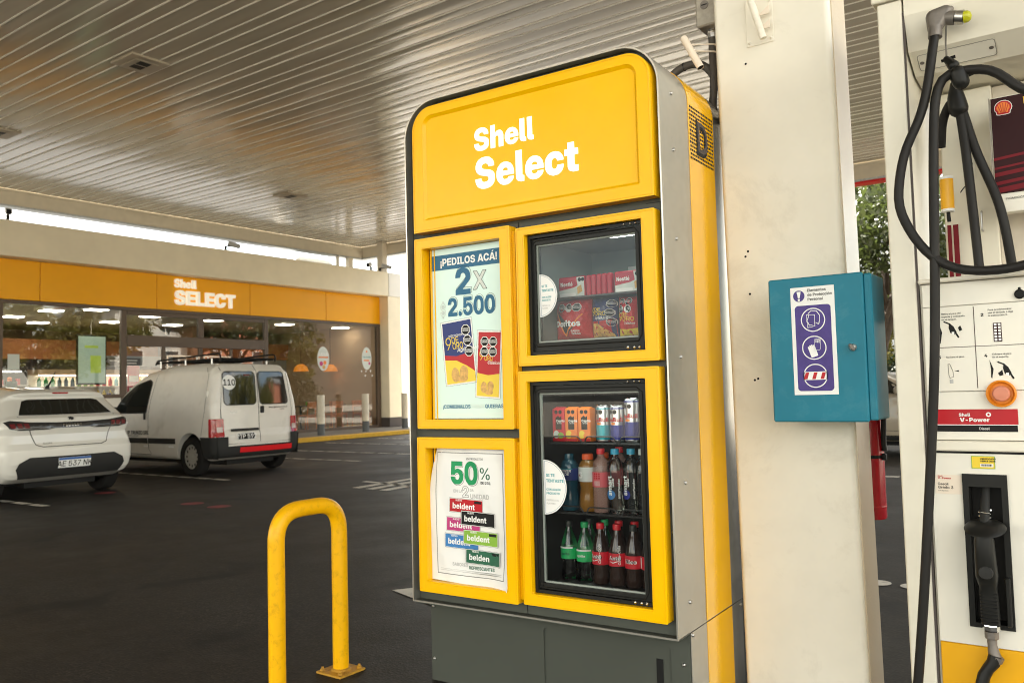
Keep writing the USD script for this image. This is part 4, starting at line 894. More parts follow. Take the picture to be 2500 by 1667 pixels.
# yellow frames
def frame(x0, x1, z0, z1, o, name='yellow_frame'):
    n = sub(kio, name); w0 = sbox(x0, z0, x1, z1).buffer(-0.006).buffer(0.006)
    part(n, 'frame', ext(w0.difference(o), -0.018, 0.034, 'xz'), 'yellow')
    part(n, 'frame_bevel', bevel_ring(w0.buffer(0.0004), w0.buffer(-0.007), -0.011, -0.0195), 'yellow', smooth=35)
    part(n, 'frame_bevel', bevel_ring(o.buffer(-0.0003), o.buffer(0.005), -0.010, -0.0192), 'yellow', smooth=35)
    return n
frame(-0.025, 0.553, 1.288, 1.816, f1o); frame(-0.030, 0.549, 0.398, 1.268, f2o)
p1o = sbox(-0.490, 1.087, -0.101, 1.790); p2o = sbox(-0.492, 0.437, -0.103, 0.972)
frame(-0.530, -0.052, 1.050, 1.833, p1o); frame(-0.535, -0.054, 0.393, 1.015, p2o)
part(kio, 'poster_case', bx(-0.50, -0.09, 0.040, 0.05, 1.07, 1.80), 'side_yellow'); part(kio, 'poster_case', bx(-0.50, -0.09, 0.040, 0.05, 0.42, 0.99), 'side_yellow')
for z0, z1 in ((1.085, 1.79), (0.435, 0.975)):
    part(kio, 'case_strip', cat(bx(-0.478, -0.474, 0.020, 0.040, z0, z1), bx(-0.462, -0.459, 0.026, 0.040, z0, z1)), 'side_yellow')
part(kio, 'hinge_strip', bx(-0.0515, -0.040, 0.0, 0.03, 1.05, 1.81), 'side_yellow'); part(kio, 'hinge_strip', bx(-0.0535, -0.042, 0.0, 0.03, 0.41, 1.0), 'side_yellow')
# ---- fridges
def fridge(x0, x1, z0, z1, gx0, gx1, gz0, gz1, inner_mat, tx):
    b = sub(kio, 'fridge_cabinet'); D = 0.50
    part(b, 'lining', cat(bx(x0-0.02, x1+0.02, D, D+0.02, z0-0.02, z1+0.02), bx(x0-0.02, x0+0.012, 0.075, D, z0, z1), bx(x1-0.012, x1+0.02, 0.075, D, z0, z1)), inner_mat)
    part(b, 'lining_top', cat(bx(x0, x1, 0.075, D, z1-0.012, z1+0.02), bx(x0, x1, 0.075, D, z0-0.02, z0+0.012)), inner_mat)
    d = sub(kio, 'fridge_door'); o = sbox(x0+0.002, z0+0.002, x1-0.002, z1-0.002)
    g = sbox(gx0, gz0, gx1, gz1)
    part(d, 'gasket', ext(o.difference(sbox(x0+0.014, z0+0.014, x1-0.010, z1-0.014)), 0.004, 0.07, 'xz'), 'gasket')
    mid = sbox(x0+0.012, z0+0.016, x1-0.014, z1-0.016)
    part(d, 'door_frame', ext(mid.difference(g.buffer(0.006, join_style='mitre')), 0.016, 0.060, 'xz'), 'gasket')
    part(d, 'frame_bevel', bevel_ring(g.buffer(0.0062, join_style='mitre'), g.buffer(0.022, join_style='mitre'), 0.024, 0.0135), 'gasket', smooth=30)
    part(d, 'glazing_bead', ext(g.buffer(0.006, join_style='mitre').difference(g), 0.028, 0.04, 'xz'), 'fridge_grey')
    part(d, 'door_glass', wrap(g.buffer(0.003), flat_xz(0.032)), 'door_glass')
    for hx in (x1-0.075, x1-0.05, x1-0.03):
        bolt(d, hx, 0.003, z1-0.010, '-y', 0.0045, 'chrome'); bolt(d, hx, 0.003, z0+0.012, '-y', 0.006, 'chrome')
    part(d, 'hinge_plate', bx(x1-0.09, x1-0.012, 0.002, 0.010, z1-0.014, z1-0.005), 'gasket'); part(d, 'hinge_plate', bx(x1-0.09, x1-0.012, 0.002, 0.010, z0+0.005, z0+0.017), 'gasket')
    return b, d
fb1, fd1 = fridge(0.014, 0.500, 1.326, 1.786, 0.046, 0.454, 1.380, 1.743, 'fridge_grey', 0)
fb2, fd2 = fridge(0.008, 0.495, 0.441, 1.228, 0.042, 0.447, 0.484, 1.179, 'fridge_dark', 0)
part(fb1, 'shelf', bx(0.03, 0.49, 0.10, 0.48, 1.543, 1.549), 'shelf_wire')
part(fb1, 'floor_tray', bx(0.03, 0.49, 0.09, 0.48, 1.378, 1.386), 'shelf_wire')
part(fb1, 'interior_notice', cat(bx(0.20, 0.255, 0.494, 0.498, 1.62, 1.70), bx(0.26, 0.33, 0.494, 0.498, 1.64, 1.75)), 'paper')
mat('fridge_led', (1, 1, 1), 0.4, emit=(0.85, 1.0, 0.92), es=2.6)
part(fb1, 'interior_lamp', bx(0.30, 0.484, 0.12, 0.15, 1.762, 1.770), 'fridge_led')
part(fb2, 'interior_lamp', bx(0.05, 0.45, 0.085, 0.10, 1.190, 1.197), 'fridge_led')
for z, w in ((0.992, 0.03), (0.730, 0.0)):
    rk = sub(fb2, 'wire_shelf')
    part(rk, 'rim', tube([(0.03, 0.095, z), (0.475, 0.095, z)], 0.004, 6), 'shelf_wire')
    part(rk, 'wires', cat(*[tube([(x, 0.095, z-0.003), (x, 0.46, z-0.003)], 0.002, 5) for x in np.arange(0.04, 0.48, 0.022)]), 'shelf_wire', kind='stuff')
    for k in range(3):
        a = 0.045+0.145*k
        part(rk, 'guard_rail', tube(fillet([(a, 0.092, z), (a+0.008, 0.090, z+0.026), (a+0.118, 0.090, z+0.026), (a+0.136, 0.092, z)], 0.012), 0.0028, 6), 'shelf_wire')
part(fb2, 'floor_tray', bx(0.02, 0.48, 0.085, 0.49, 0.455, 0.467), 'shelf_wire')
def hemi(d, x, z0, z1, w):
    zc, r = (z0+z1)/2, (z1-z0)/2
    g = affinity.scale(Point(x, zc).buffer(1, quad_segs=20), w, r, origin=(x, zc)).intersection(sbox(x, z0-1, x+1, z1+1))
    s = sub(d, 'round_sticker')
    part(s, 'sheet', wrap(g, flat_xz(0.0310)), 'paper')
    k = r/0.10
    part(s, 'print_ring', wrap(g.buffer(-0.0045).difference(g.buffer(-0.0056)), flat_xz(0.0306)), 'print_blue')
    ta = [('SI TE', 0.0110, 0.038, 800, 'print_teal'), ('TENTASTE', 0.0110, 0.018, 800, 'print_teal'), ('CON ALGÚN', 0.0078, -0.012, 800, 'print_teal'), ('PRODUCTO', 0.0078, -0.026, 800, 'print_teal'), ('PEDÍSELO AL', 0.0062, -0.050, 700, 'print_grey'), ('PLAYERO', 0.0062, -0.062, 700, 'print_grey')]
    for tx, h, dz, wt, mt in ta:
        part(s, 'print', wrap(text(tx, h*k, x+0.010, zc+dz*k, 'l', wt, 70, sx=min(0.95, w/0.098)), flat_xz(0.0306)), mt)
hemi(fd1, 0.047, 1.472, 1.636, 0.078); hemi(fd2, 0.043, 0.729, 0.934, 0.098)

# ---- posters
def octa(x, z, r): return Polygon([(x+r*math.cos(PI/8+k*PI/4), z+r*math.sin(PI/8+k*PI/4)) for k in range(8)])
def octa_prints(node, x, z, r, fn, lines=('EXCESO EN', 'AZÚCARES')):
    part(node, 'seal_edge', wrap(octa(x, z, r), fn(0.0006)), 'print_white'); part(node, 'seal', wrap(octa(x, z, r*0.86), fn(0.0010)), 'print_black')
    t_ = union_all([text(lines[0], r*0.22, x, z+r*0.10, 'c', 800, 50, sx=0.85), text(lines[1], r*0.22, x, z-r*0.24, 'c', 800, 50, sx=0.85)])
    part(node, 'seal_text', wrap(t_, fn(0.0014)), 'print_white')
P1Y = 0.030
po1 = thing('offer_poster', 'glowing mint poster with blue lettering in the upper left frame of the kiosk', 'poster', K0-0.020*np.array([math.cos(KR), math.sin(KR), 0]), rotz=KDEG)
part(po1, 'sheet', bx(-0.458, -0.078, P1Y, P1Y+0.003, 1.087, 1.788), 'poster_mint')
f1 = lambda o: flat_xz(P1Y-0.0008-o)
part(po1, 'print_header', wrap(sbox(-0.456, 1.700, -0.079, 1.762), f1(0)), 'print_blue')
part(po1, 'print', wrap(fit('¡PEDILOS ACÁ!', -0.410, -0.125, 1.716, 0.030, 800), f1(0.0004)), 'print_white')
two = fit('2', -0.335, -0.258, 1.590, 0.108, 850)
part(po1, 'print', wrap(two, f1(0)), 'print_blue'); part(po1, 'print_outline', wrap(affinity.translate(two, 0.004, 0.006).buffer(0.0012).difference(affinity.translate(two, 0.004, 0.006).buffer(-0.0004)).difference(two), f1(0)), 'print_black')
xg = fit('X', -0.245, -0.178, 1.606, 0.074, 700)
part(po1, 'print', wrap(xg, f1(0)), 'print_pale'); part(po1, 'print_outline', wrap(xg.buffer(0.0012).difference(xg.buffer(-0.0006)), f1(0.0003)), 'print_black')
pr_ = fit('2.500', -0.376, -0.140, 1.505, 0.074, 850)
part(po1, 'print', wrap(pr_, f1(0)), 'print_blue'); part(po1, 'print_outline', wrap(affinity.translate(pr_, 0.003, 0.004).buffer(0.001).difference(affinity.translate(pr_, 0.003, 0.004).buffer(-0.0004)).difference(pr_), f1(0)), 'print_black')
dl = fit('$', -0.414, -0.388, 1.508, 0.052, 600); part(po1, 'print_outline', wrap(dl.buffer(0.001).difference(dl.buffer(-0.001)), f1(0)), 'print_grey')
def pack(node, cx, cz, w, h, rot, col, fnb, sub_='Agridulces', seals=(), lower=True):
    R_ = lambda g: affinity.rotate(affinity.translate(g, cx, cz), rot, origin=(cx, cz))
    part(node, 'pack_edge', wrap(R_(sbox(-w/2-0.006, -h/2-0.006, w/2+0.006, h/2+0.006)), fnb(0)), 'print_white')
    part(node, 'pack_outline', wrap(R_(sbox(-w/2-0.007, -h/2-0.007, w/2+0.007, h/2+0.007).difference(sbox(-w/2-0.006, -h/2-0.006, w/2+0.006, h/2+0.006))), fnb(0.0002)), 'print_black')
    B = sbox(-w/2, -h/2, w/2, h/2)
    part(node, 'pack_print', wrap(R_(B), fnb(0.0003)), col)
    if col == 'print_navy':
        red = Polygon([(-w/2, -h*0.02), (-w*0.1, -h*0.06), (w/2, -h*0.02), (w/2, -h*0.5), (-w/2, -h*0.5)]); part(node, 'pack_print', wrap(R_(red.intersection(B)), fnb(0.0005)), 'print_red')
    yel = Polygon([(-w/2, -h*0.10), (-w*0.1, -h*0.13), (w*0.25, -h*0.24), (w/2, -h*0.34), (w/2, -h/2), (-w/2, -h/2)]) if col == 'print_navy' else Polygon([(-w/2, -h*0.14), (0, -h*0.17), (w/2, -h*0.14), (w/2, -h/2), (-w/2, -h/2)])
    part(node, 'pack_print', wrap(R_(yel), fnb(0.0007)), 'print_yellow')
    bis = union_all([affinity.scale(Point(-w*0.18, -h*0.36).buffer(w*0.17), 0.8, 1.2), affinity.scale(Point(w*0.12, -h*0.34).buffer(w*0.16), 0.9, 1.2), affinity.scale(Point(w*0.05, -h*0.43).buffer(w*0.15), 1.3, 0.7)])
    part(node, 'pack_print', wrap(R_(bis), fnb(0.0009)), 'print_biscuit')
    L_ = union_all([text('9', w*0.34, -w*0.46, h*0.06, 'l', 300, 80, sx=0.85), text('DE', w*0.17, -w*0.22, h*0.155, 'l', 500, 70, sx=0.85), text('ORO', w*0.18, -w*0.20, h*0.055, 'l', 500, 70, sx=0.72)])
    part(node, 'pack_print', wrap(R_(L_), fnb(0.0010)), 'print_yellow'); part(node, 'pack_print', wrap(R_(union_all([text(sub_, w*0.11, -w*0.05, h*0.005, 'l', 600, 60, slant=0.2), text('BIZCOCHOS', w*0.06, -w*0.3, h*0.26, 'l', 500, 50)])), fnb(0.0010)), 'print_white')
    for (ox, oz, r) in seals:
        p = R_(Point(ox, oz)); octa_prints(node, p.x, p.y, r, lambda o: fnb(0.0010+o))
pack(po1, -0.325, 1.358, 0.146, 0.250, 5, 'print_navy', f1, 'Agridulces', ((0.045, 0.085, 0.023), (0.050, 0.042, 0.023), (0.053, -0.002, 0.023)))
pack(po1, -0.178, 1.303, 0.108, 0.255, -4, 'print_red', f1, 'Clásicos', ((-0.022, 0.09, 0.021), (0.019, 0.09, 0.021), (-0.022, 0.050, 0.021), (0.019, 0.050, 0.021)))
part(po1, 'print', wrap(union_all([fit('¡COMBINALOS', -0.412, -0.272, 1.130, 0.015, 800, 110), fit('QUIERAS!', -0.200, -0.106, 1.130, 0.015, 800, 110)]), f1(0)), 'print_blue')
cg = fit('COMO', -0.267, -0.204, 1.130, 0.015, 700, 110); part(po1, 'print_outline', wrap(cg.buffer(0.0005).difference(cg.buffer(-0.0005)), f1(0)), 'print_pale')
part(po1, 'small_print', wrap(union_all([sbox(-0.42, 1.108-0.006*i, -0.26, 1.1095-0.006*i) for i in range(2)]+[sbox(-0.23, 1.108-0.006*i, -0.11-0.04*i, 1.1095-0.006*i) for i in range(2)]), f1(0)), 'print_pale')

def f2(o=0.0):
    def fn(u, v):
        y = np.full_like(u, 0.010)
        cl = np.clip((-0.43-u)/0.06, 0, 1)*np.clip((v-0.80)/0.17, 0, 1); cr = np.clip((u+0.20)/0.10, 0, 1)*np.clip((0.60-v)/0.18, 0, 1)
        y = y + 0.02*cl - 0.036*cr**1.3 + 0.0025*np.sin(u*18+v*9)
        du = 0.03*cl**2
        return np.c_[u + du, y-o, v]
    return fn
po2 = thing('discount_poster', 'white curling paper poster with a green 50 percent offer, lower left on the kiosk', 'poster', K0-0.006*np.array([math.cos(KR), math.sin(KR), 0]), rotz=KDEG)
sheet = Polygon([(-0.490, 0.440), (-0.098, 0.432), (-0.104, 0.968), (-0.484, 0.972)])
part(po2, 'sheet', wrap(sheet, f2(), 0.018), 'paper', smooth=True)
bd = sbox(-0.456, 0.468, -0.122, 0.954); part(po2, 'print_border', wrap(bd.difference(bd.buffer(-0.0022)), f2(0.0006), 0.018), 'print_black')
g5 = fit('50', -0.380, -0.244, 0.828, 0.090, 880)
part(po2, 'print', wrap(g5, f2(0.0006), 0.018), 'print_green')
t5 = affinity.translate(g5, 0.004, -0.003); part(po2, 'print_outline', wrap(t5.buffer(0.001).difference(t5.buffer(-0.0005)).difference(g5), f2(0.0007)), 'print_black')
part(po2, 'print', wrap(fit('%', -0.232, -0.184, 0.851, 0.045, 500), f2(0.0006)), 'print_dkgreen')
part(po2, 'print', wrap(union_all([fit('DE DTO.', -0.230, -0.180, 0.832, 0.0105, 800), text('EN PRODUCTOS', 0.008, -0.257, 0.926, 'c', 500, 70)]), f2(0.0006)), 'print_black')
g2 = fit('2', -0.323, -0.293, 0.778, 0.042, 700); part(po2, 'print_outline', wrap(g2.buffer(0.0010).difference(g2.buffer(-0.0006)), f2(0.0006)), 'print_black')
part(po2, 'print', wrap(union_all([text('EN LA', 0.012, -0.368, 0.795, 'l', 700, 80), text('UNIDAD', 0.018, -0.286, 0.774, 'l', 700, 80), text('DA', 0.010, -0.286, 0.802, 'l', 700, 80)]), f2(0.0006)), 'print_grey')
gp = ((-0.306, 0.743, 'print_red'), (-0.248, 0.695, 'print_black'), (-0.320, 0.668, 'print_pink'), (-0.235, 0.621, 'print_lime'), (-0.329, 0.602, 'print_sky'), (-0.225, 0.547, 'print_dkgreen'))
for q_i, i in enumerate((0, 2, 4, 1, 3, 5)):
    x, z, c = gp[i]; w, h = 0.160, 0.051
    R_ = lambda g: affinity.rotate(affinity.translate(g, x, z), -1.5, origin=(x, z)); o = 0.0006+0.0009*q_i
    part(po2, 'gum_pack_edge', wrap(R_(sbox(-w/2-0.003, -h/2-0.003, w/2+0.003, h/2+0.003)), f2(o), 0.03), 'print_black'); part(po2, 'gum_pack_edge', wrap(R_(sbox(-w/2-0.002, -h/2-0.002, w/2+0.002, h/2+0.002)), f2(o+0.0002), 0.03), 'print_white')
    part(po2, 'gum_pack', wrap(R_(sbox(-w/2, -h/2, w/2, h/2)), f2(o+0.0004), 0.03), c)
    part(po2, 'gum_pack_print', wrap(R_(union_all([fit('beldent', -w*0.41, w*0.26, -0.013, 0.023, 800, 110), text('NUEVO', 0.0065, -w*0.32, 0.017, 'l', 700, 50)])), f2(o+0.0006)), 'print_white')
    part(po2, 'gum_pack_print', wrap(R_(union_all([sbox(w*0.25, 0.012, w*0.47, 0.022)])), f2(o+0.0006)), 'print_black')
part(po2, 'print', wrap(fit('REFRESCANTES', -0.295, -0.173, 0.497, 0.013, 800, 110), f2(0.0006)), 'print_dkgreen'); part(po2, 'print', wrap(fit('SABORES', -0.377, -0.300, 0.505, 0.013, 700, 110), f2(0.0006)), 'print_grey')
part(po2, 'small_print', wrap(union_all([sbox(-0.44, 0.489-0.006*k, -0.135, 0.4902-0.006*k) for k in range(2)]), f2(0.0006), 0.03), 'print_grey')

# ---- goods in the fridges
KC, KS = math.cos(KR), math.sin(KR)
def kw(x, y, z): return np.array([K0[0]+x*KC-y*KS, K0[1]+x*KS+y*KC, z])
def good(name, label, cat_, x, y, z, group=None, turn=0.0):
    return thing(name, label, cat_, kw(x, y, z), rotz=KDEG+turn, group=group)
def cylprint(node, g, r, mt, name='print'): return part(node, name, wrap(g, lambda u, v: np.c_[(r+0.0008)*np.sin(u/r), -(r+0.0008)*np.cos(u/r), v], 0.006), mt)
def bottle(label, x, y, z, body_mat, cap, prof_, cap_r, label_z=None, label_mat=None, prints=(), group=None, turn=0.0, neck=None, liq=None):
    t = good('drink_bottle', label, 'bottle', x+float(rng.uniform(-0.002, 0.002)), y+float(rng.uniform(-0.004, 0.006)), z, group, turn+float(rng.uniform(-15, 12)))
    part(t, 'body', lathe(prof_, 20), body_mat, smooth=35)
    if liq: part(t, 'drink', lathe(liq[1], 16), liq[0], smooth=35)
    zt = prof_[-1][1]; part(t, 'cap', lathe([(cap_r, zt-0.004), (cap_r, zt+0.014), (cap_r*0.9, zt+0.017)], 18), cap, smooth=35)
    if label_z:
        r = max(np.interp(label_z[0], [p[1] for p in prof_], [p[0] for p in prof_]), np.interp(label_z[1], [p[1] for p in prof_], [p[0] for p in prof_]))+0.0012
        part(t, 'label', lathe([(r, label_z[0]), (r, label_z[1])], 24), label_mat, smooth=60)
        for g, mt in prints: cylprint(t, g, r, mt)
    else:
        for g, mt in prints: cylprint(t, g, max(p[0] for p in prof_), mt)
    return t
SODA = [(0.024, 0), (0.030, 0.006), (0.031, 0.03), (0.028, 0.055), (0.0325, 0.085), (0.0325, 0.125), (0.029, 0.145), (0.017, 0.185), (0.0125, 0.196), (0.0125, 0.208)]
WATER = [(0.028, 0), (0.032, 0.008), (0.0325, 0.15), (0.030, 0.185), (0.014, 0.206), (0.012, 0.212), (0.012, 0.220)]
SPORT = [(0.030, 0), (0.035, 0.008), (0.035, 0.05), (0.030, 0.085), (0.035, 0.115), (0.036, 0.165), (0.028, 0.185), (0.020, 0.192), (0.020, 0.198)]
FZ = 0.467
bottle('clear soda bottle with green label and dark cap, lowest fridge row, far left', 0.080, 0.148, FZ, 'plastic_clear', 'cap_black', SODA, 0.0135, (0.085, 0.127), 'label_green', [(sbox(-0.034, 0.124, 0.034, 0.130), 'print_white'), (text('sprite', 0.010, -0.016, 0.100, 'l', 700, 60), 'print_dkgreen')])
bottle('clear soda bottle with green label and green cap in the lowest fridge row', 0.150, 0.145, FZ, 'plastic_clear', 'cap_green', SODA, 0.0150, (0.080, 0.122), 'label_green', [(sbox(-0.034, 0.119, 0.034, 0.125), 'print_white'), (text('sprite', 0.010, -0.026, 0.097, 'l', 700, 60), 'print_white')])
for x, lb in ((0.215, 'left one of the two red capped cola bottles in the lowest fridge row'), (0.282, 'right one of the two red capped cola bottles in the lowest fridge row')):
    bottle(lb, x, 0.146, FZ, 'liquid_cola', 'cap_red', SODA, 0.0150, (0.075, 0.122), 'label_red', [(text('Anto', 0.015, -0.026, 0.098, 'l', 900, 70), 'print_black'), (text('Anto', 0.0145, -0.0255, 0.0985, 'l', 800, 70), 'print_white'), (Polygon([(-0.026, 0.092), (-0.01, 0.086), (0.012, 0.094), (0.018, 0.098), (-0.008, 0.091)]), 'print_white'), (affinity.rotate(text('Coca-Cola', 0.010, 0.020, 0.080, 'l', 700, 60, slant=0.2), 90, origin=(0.020, 0.080)), 'print_white')])
bottle('cola bottle with dark cap and red name label, right end of the lowest fridge row', 0.350, 0.146, FZ, 'liquid_cola', 'cap_black', SODA, 0.0140, (0.072, 0.118), 'label_red', [(text('Nico', 0.0155, -0.027, 0.090, 'l', 900, 70), 'print_white'), (text('Nico', 0.0125, -0.025, 0.0915, 'l', 800, 70), 'print_black')])
bottle('cola bottle with dark cap half hidden by the door frame in the lowest fridge row', 0.412, 0.150, FZ, 'liquid_cola', 'cap_black', SODA, 0.0140, (0.072, 0.118), 'label_red', [(sbox(-0.034, 0.076, -0.020, 0.114), 'print_white')])
for x, c, b_, lb in ((0.125, 'cap_black', 'plastic_clear', 'clear bottle with dark cap in the rear lowest row'), (0.195, 'cap_green', 'plastic_clear', 'clear bottle with green cap in the rear lowest row'), (0.252, 'cap_red', 'liquid_cola', 'red capped cola bottle in the rear lowest row'), (0.318, 'cap_red', 'liquid_cola', 'red capped cola bottle in the rear lowest row'), (0.385, 'cap_red', 'liquid_cola', 'red capped cola bottle in the rear lowest row')):
    bottle(lb, x, 0.225, FZ, b_, c, SODA, 0.0150, (0.08, 0.122), 'label_green' if c != 'cap_red' else 'label_red', group='red capped cola bottles of the rear row' if c == 'cap_red' else None)
MZ = 0.734
bottle('dark blue sports drink bottle behind the round sticker on the middle fridge shelf', 0.090, 0.150, MZ, 'liquid_blue', 'liquid_blue', SPORT, 0.018, (0.115, 0.160), 'print_navy', [(text('POWER', 0.010, -0.020, 0.146, 'l', 800, 60, slant=0.2), 'print_white'), (text('ADE', 0.010, -0.006, 0.134, 'l', 800, 60, slant=0.2), 'print_white'), (sbox(-0.036, 0.157, 0.036, 0.160), 'print_teal')])
bottle('amber sports drink bottle with wide orange cap on the middle fridge shelf', 0.165, 0.148, MZ, 'liquid_amber', 'cap_orange', SPORT, 0.0215, (0.112, 0.166), 'cap_white', [(text('G', 0.026, -0.022, 0.124, 'l', 900, 80), 'print_white'), (Point(-0.010, 0.135).buffer(0.004), 'print_red')])
bottle('pink flavoured water bottle with red cap on the middle fridge shelf', 0.228, 0.142, MZ, 'liquid_rose', 'cap_red', WATER, 0.0155, (0.095, 0.150), 'label_rose', [(union_all([sbox(-0.014+0.009*i, 0.125+0.008*j, -0.008+0.009*i, 0.131+0.008*j) for i in range(3) for j in range(3)]), 'print_red'), (union_all([sbox(-0.014+0.004*i, 0.100, -0.0125+0.004*i, 0.118) for i in range(6)]), 'print_pale')])
def smart(lb, x, y, c, cap):
    return bottle(lb, x, y, MZ, 'plastic_clear', cap, WATER, 0.0155, None, None, [(affinity.scale(Point(-0.012, 0.070).buffer(0.018), 1, 1), c), (affinity.rotate(text('smart', 0.020, 0, 0, 'l', 800, 80), 90, origin=(0, 0)).buffer(0) if False else affinity.translate(affinity.rotate(text('smart', 0.019, 0, 0, 'l', 800, 80), 90, origin=(0, 0)), -0.006, 0.066), 'print_white'), (affinity.translate(affinity.rotate(text('water', 0.009, 0, 0, 'l', 700, 60), 90, origin=(0, 0)), 0.003, 0.098), 'print_white'), (affinity.translate(affinity.rotate(text('smartwater', 0.010, 0, 0, 'l', 700, 60), 90, origin=(0, 0)), 0.025, 0.055), 'print_white')])
smart('clear water bottle with light blue cap on the middle fridge shelf', 0.288, 0.142, 'print_sky', 'cap_blue')
smart('clear water bottle with blue cap and dark blue dot on the middle fridge shelf', 0.345, 0.160, 'can_blue', 'cap_blue')
bottle('clear water bottle with whitish cap, right end of the middle fridge shelf', 0.400, 0.150, MZ, 'plastic_clear', 'cap_white', WATER, 0.0155)
bottle('red capped bottle standing behind on the middle fridge shelf', 0.262, 0.225, MZ, 'liquid_rose', 'cap_red', WATER, 0.0155, (0.09, 0.15), 'label_rose')
bottle('orange capped bottle standing behind on the middle fridge shelf', 0.195, 0.225, MZ, 'liquid_amber', 'cap_orange', SPORT, 0.0215, (0.112, 0.166), 'cap_white')
TZ = 0.997
def carton(lb, x, c, fruit):
    t = good('juice_carton', lb, 'carton', x, 0.125, TZ)
    part(t, 'box', bx(-0.0265, 0.0265, 0, 0.045, 0, 0.124, 0.0015), c)
    part(t, 'print', wrap(Polygon([(-0.012, 0.045), (0.014, 0.045), (0.014, 0.096), (0.006, 0.092), (0, 0.098), (-0.012, 0.090)]), flat_xz(-0.0006)), 'print_black'); part(t, 'print', wrap(union_all([text('Cepita', 0.009, -0.010, 0.074, 'l', 800, 60), text('del Valle', 0.004, -0.006, 0.067, 'l', 600, 50)]), flat_xz(-0.0012)), 'print_white')
    part(t, 'print', wrap(affinity.scale(Point(-0.010, 0.026).buffer(0.014), 0.9, 1.1).intersection(sbox(-0.026, 0, 0.026, 1)), flat_xz(-0.0008)), fruit); part(t, 'print', wrap(affinity.scale(Point(0.010, 0.022).buffer(0.012), 1.1, 1.0), flat_xz(-0.0009)), 'print_orange' if fruit != 'print_pale' else 'print_lime')
    part(t, 'print_band', wrap(sbox(-0.026, 0.001, 0.026, 0.010), flat_xz(-0.0010)), 'print_red')
    for dx in (-0.009, 0.009): part(t, 'seal', wrap(octa(dx, 0.112, 0.008), flat_xz(-0.0007)), 'print_black')
    part(t, 'fold', Tri_prism := T([(-0.0265, 0.004, 0.1242), (0.0265, 0.004, 0.1242), (0.0265, 0.041, 0.1242), (-0.0265, 0.041, 0.1242), (-0.02, 0.0225, 0.131), (0.02, 0.0225, 0.131)], [(0, 1, 5), (0, 5, 4), (2, 3, 4), (2, 4, 5), (1, 2, 5), (3, 0, 4)]), c)
carton('red juice carton, leftmost on the top shelf of the lower fridge', 0.058, 'carton_red', 'print_pale'); carton('orange juice carton in the middle of the three cartons', 0.114, 'carton_orange', 'print_yellow'); carton('orange juice carton next to the silver cans', 0.171, 'carton_orange', 'print_yellow')
def can(lb, x, y, r, h, c, tone):
    t = good('drink_can', lb, 'can', x, y, TZ)
    part(t, 'body', lathe([(r*0.8, 0), (r, 0.006), (r, h-0.010), (r*0.86, h)], 24), 'can_silver', smooth=35)
    part(t, 'band', lathe([(r+0.0006, 0.008), (r+0.0006, h*0.46)], 24), c, smooth=60); part(t, 'top_band', lathe([(r+0.0006, h-0.014), (r+0.0006, h-0.009)], 24), c, smooth=60)
    part(t, 'rim', lathe([(r*0.88, h-0.001), (r*0.90, h+0.002), (r*0.84, h+0.002), (r*0.80, h-0.004)], 24), 'chrome', smooth=35)
    cylprint(t, text('Red', 0.013, -0.030, h*0.55, 'l', 800, 60), r, 'print_red'); cylprint(t, text('Bull', 0.016, -0.006, h*0.55, 'l', 800, 60), r, 'print_red'); cylprint(t, affinity.scale(Point(-0.006, h*0.5).buffer(0.006), 1.6, 0.8), r, 'print_orange')
    for k, dx in enumerate((-0.018, 0.002)): cylprint(t, octa(dx, h*0.82, 0.0085), r, 'print_black', 'seal')
can('silver drink can with turquoise lower band on the top fridge shelf', 0.243, 0.145, 0.0265, 0.135, 'can_cyan', 0); can('silver and dark blue drink can next to the turquoise can', 0.302, 0.145, 0.0265, 0.135, 'can_blue', 0); can('taller silver and dark blue drink can on the top fridge shelf', 0.362, 0.148, 0.029, 0.160, 'can_blue', 0); can('tall blue drink can cut off by the right door edge', 0.424, 0.150, 0.029, 0.160, 'can_blue', 0)
# snack bags
def bag(name, lb, x0, x1, z0, z1, y, mt, th=0.052):
    w, h = x1-x0, z1-z0; cx = (x0+x1)/2
    t = good(name, lb, 'snack bag', cx, y, z0)
    def fn(o):
        def q(u, v):
            a = np.clip(2*u/w, -1, 1); b = np.clip(2*(v-h/2)/h, -1, 1)
            y_ = -th*np.clip((1-a*a), 0, 1)**0.6*np.clip((1-b**4), 0, 1)**0.8 + 0.004*np.sin(a*9+b*4)*np.clip(1-a*a, 0, 1) - o
            return np.c_[u*(1-0.05*np.clip(1-b*b, 0, 1)), y_, v]
        return q
    g = sbox(-w/2, 0, w/2, h)
    part(t, 'front_film', wrap(g, fn(0), w/14), mt, smooth=True)
    m = wrap(g, lambda u, v: np.c_[fn(0)(u, v)[:, 0], 0.02-0.4*fn(0)(u, v)[:, 1], v], w/8); part(t, 'back_film', m, mt, smooth=True)
    return t, fn, w, h
t, fn, w, h = bag('corn_chip_bag', 'shiny red corn chip bag standing left in the upper fridge', 0.034, 0.196, 1.388, 1.551, 0.178, 'bag_red')
tri = Polygon([(-0.055, 0.105), (0.02, 0.045), (-0.022, 0.012), (-0.05, 0.07)]); part(t, 'print', wrap(tri, fn(0.0015), 0.012), 'print_black')
part(t, 'print', wrap(LineString([(-0.06, 0.105), (-0.022, 0.016), (0.055, 0.095)]).buffer(0.003), fn(0.002), 0.012), 'print_orange'); part(t, 'print', wrap(fit('Doritos', -0.066, 0.050, 0.050, 0.024, 860, 110), fn(0.003), 0.01), 'print_white'); part(t, 'print', wrap(union_all([text('SABOR', 0.007, 0.010, 0.028, 'l', 700, 60), text('QUESO', 0.007, 0.010, 0.018, 'l', 700, 60)]), fn(0.003)), 'print_white')
for k in range(3): octa_prints(t, -0.032+0.034*k, 0.122, 0.0175, lambda o: fn(0.002+o))
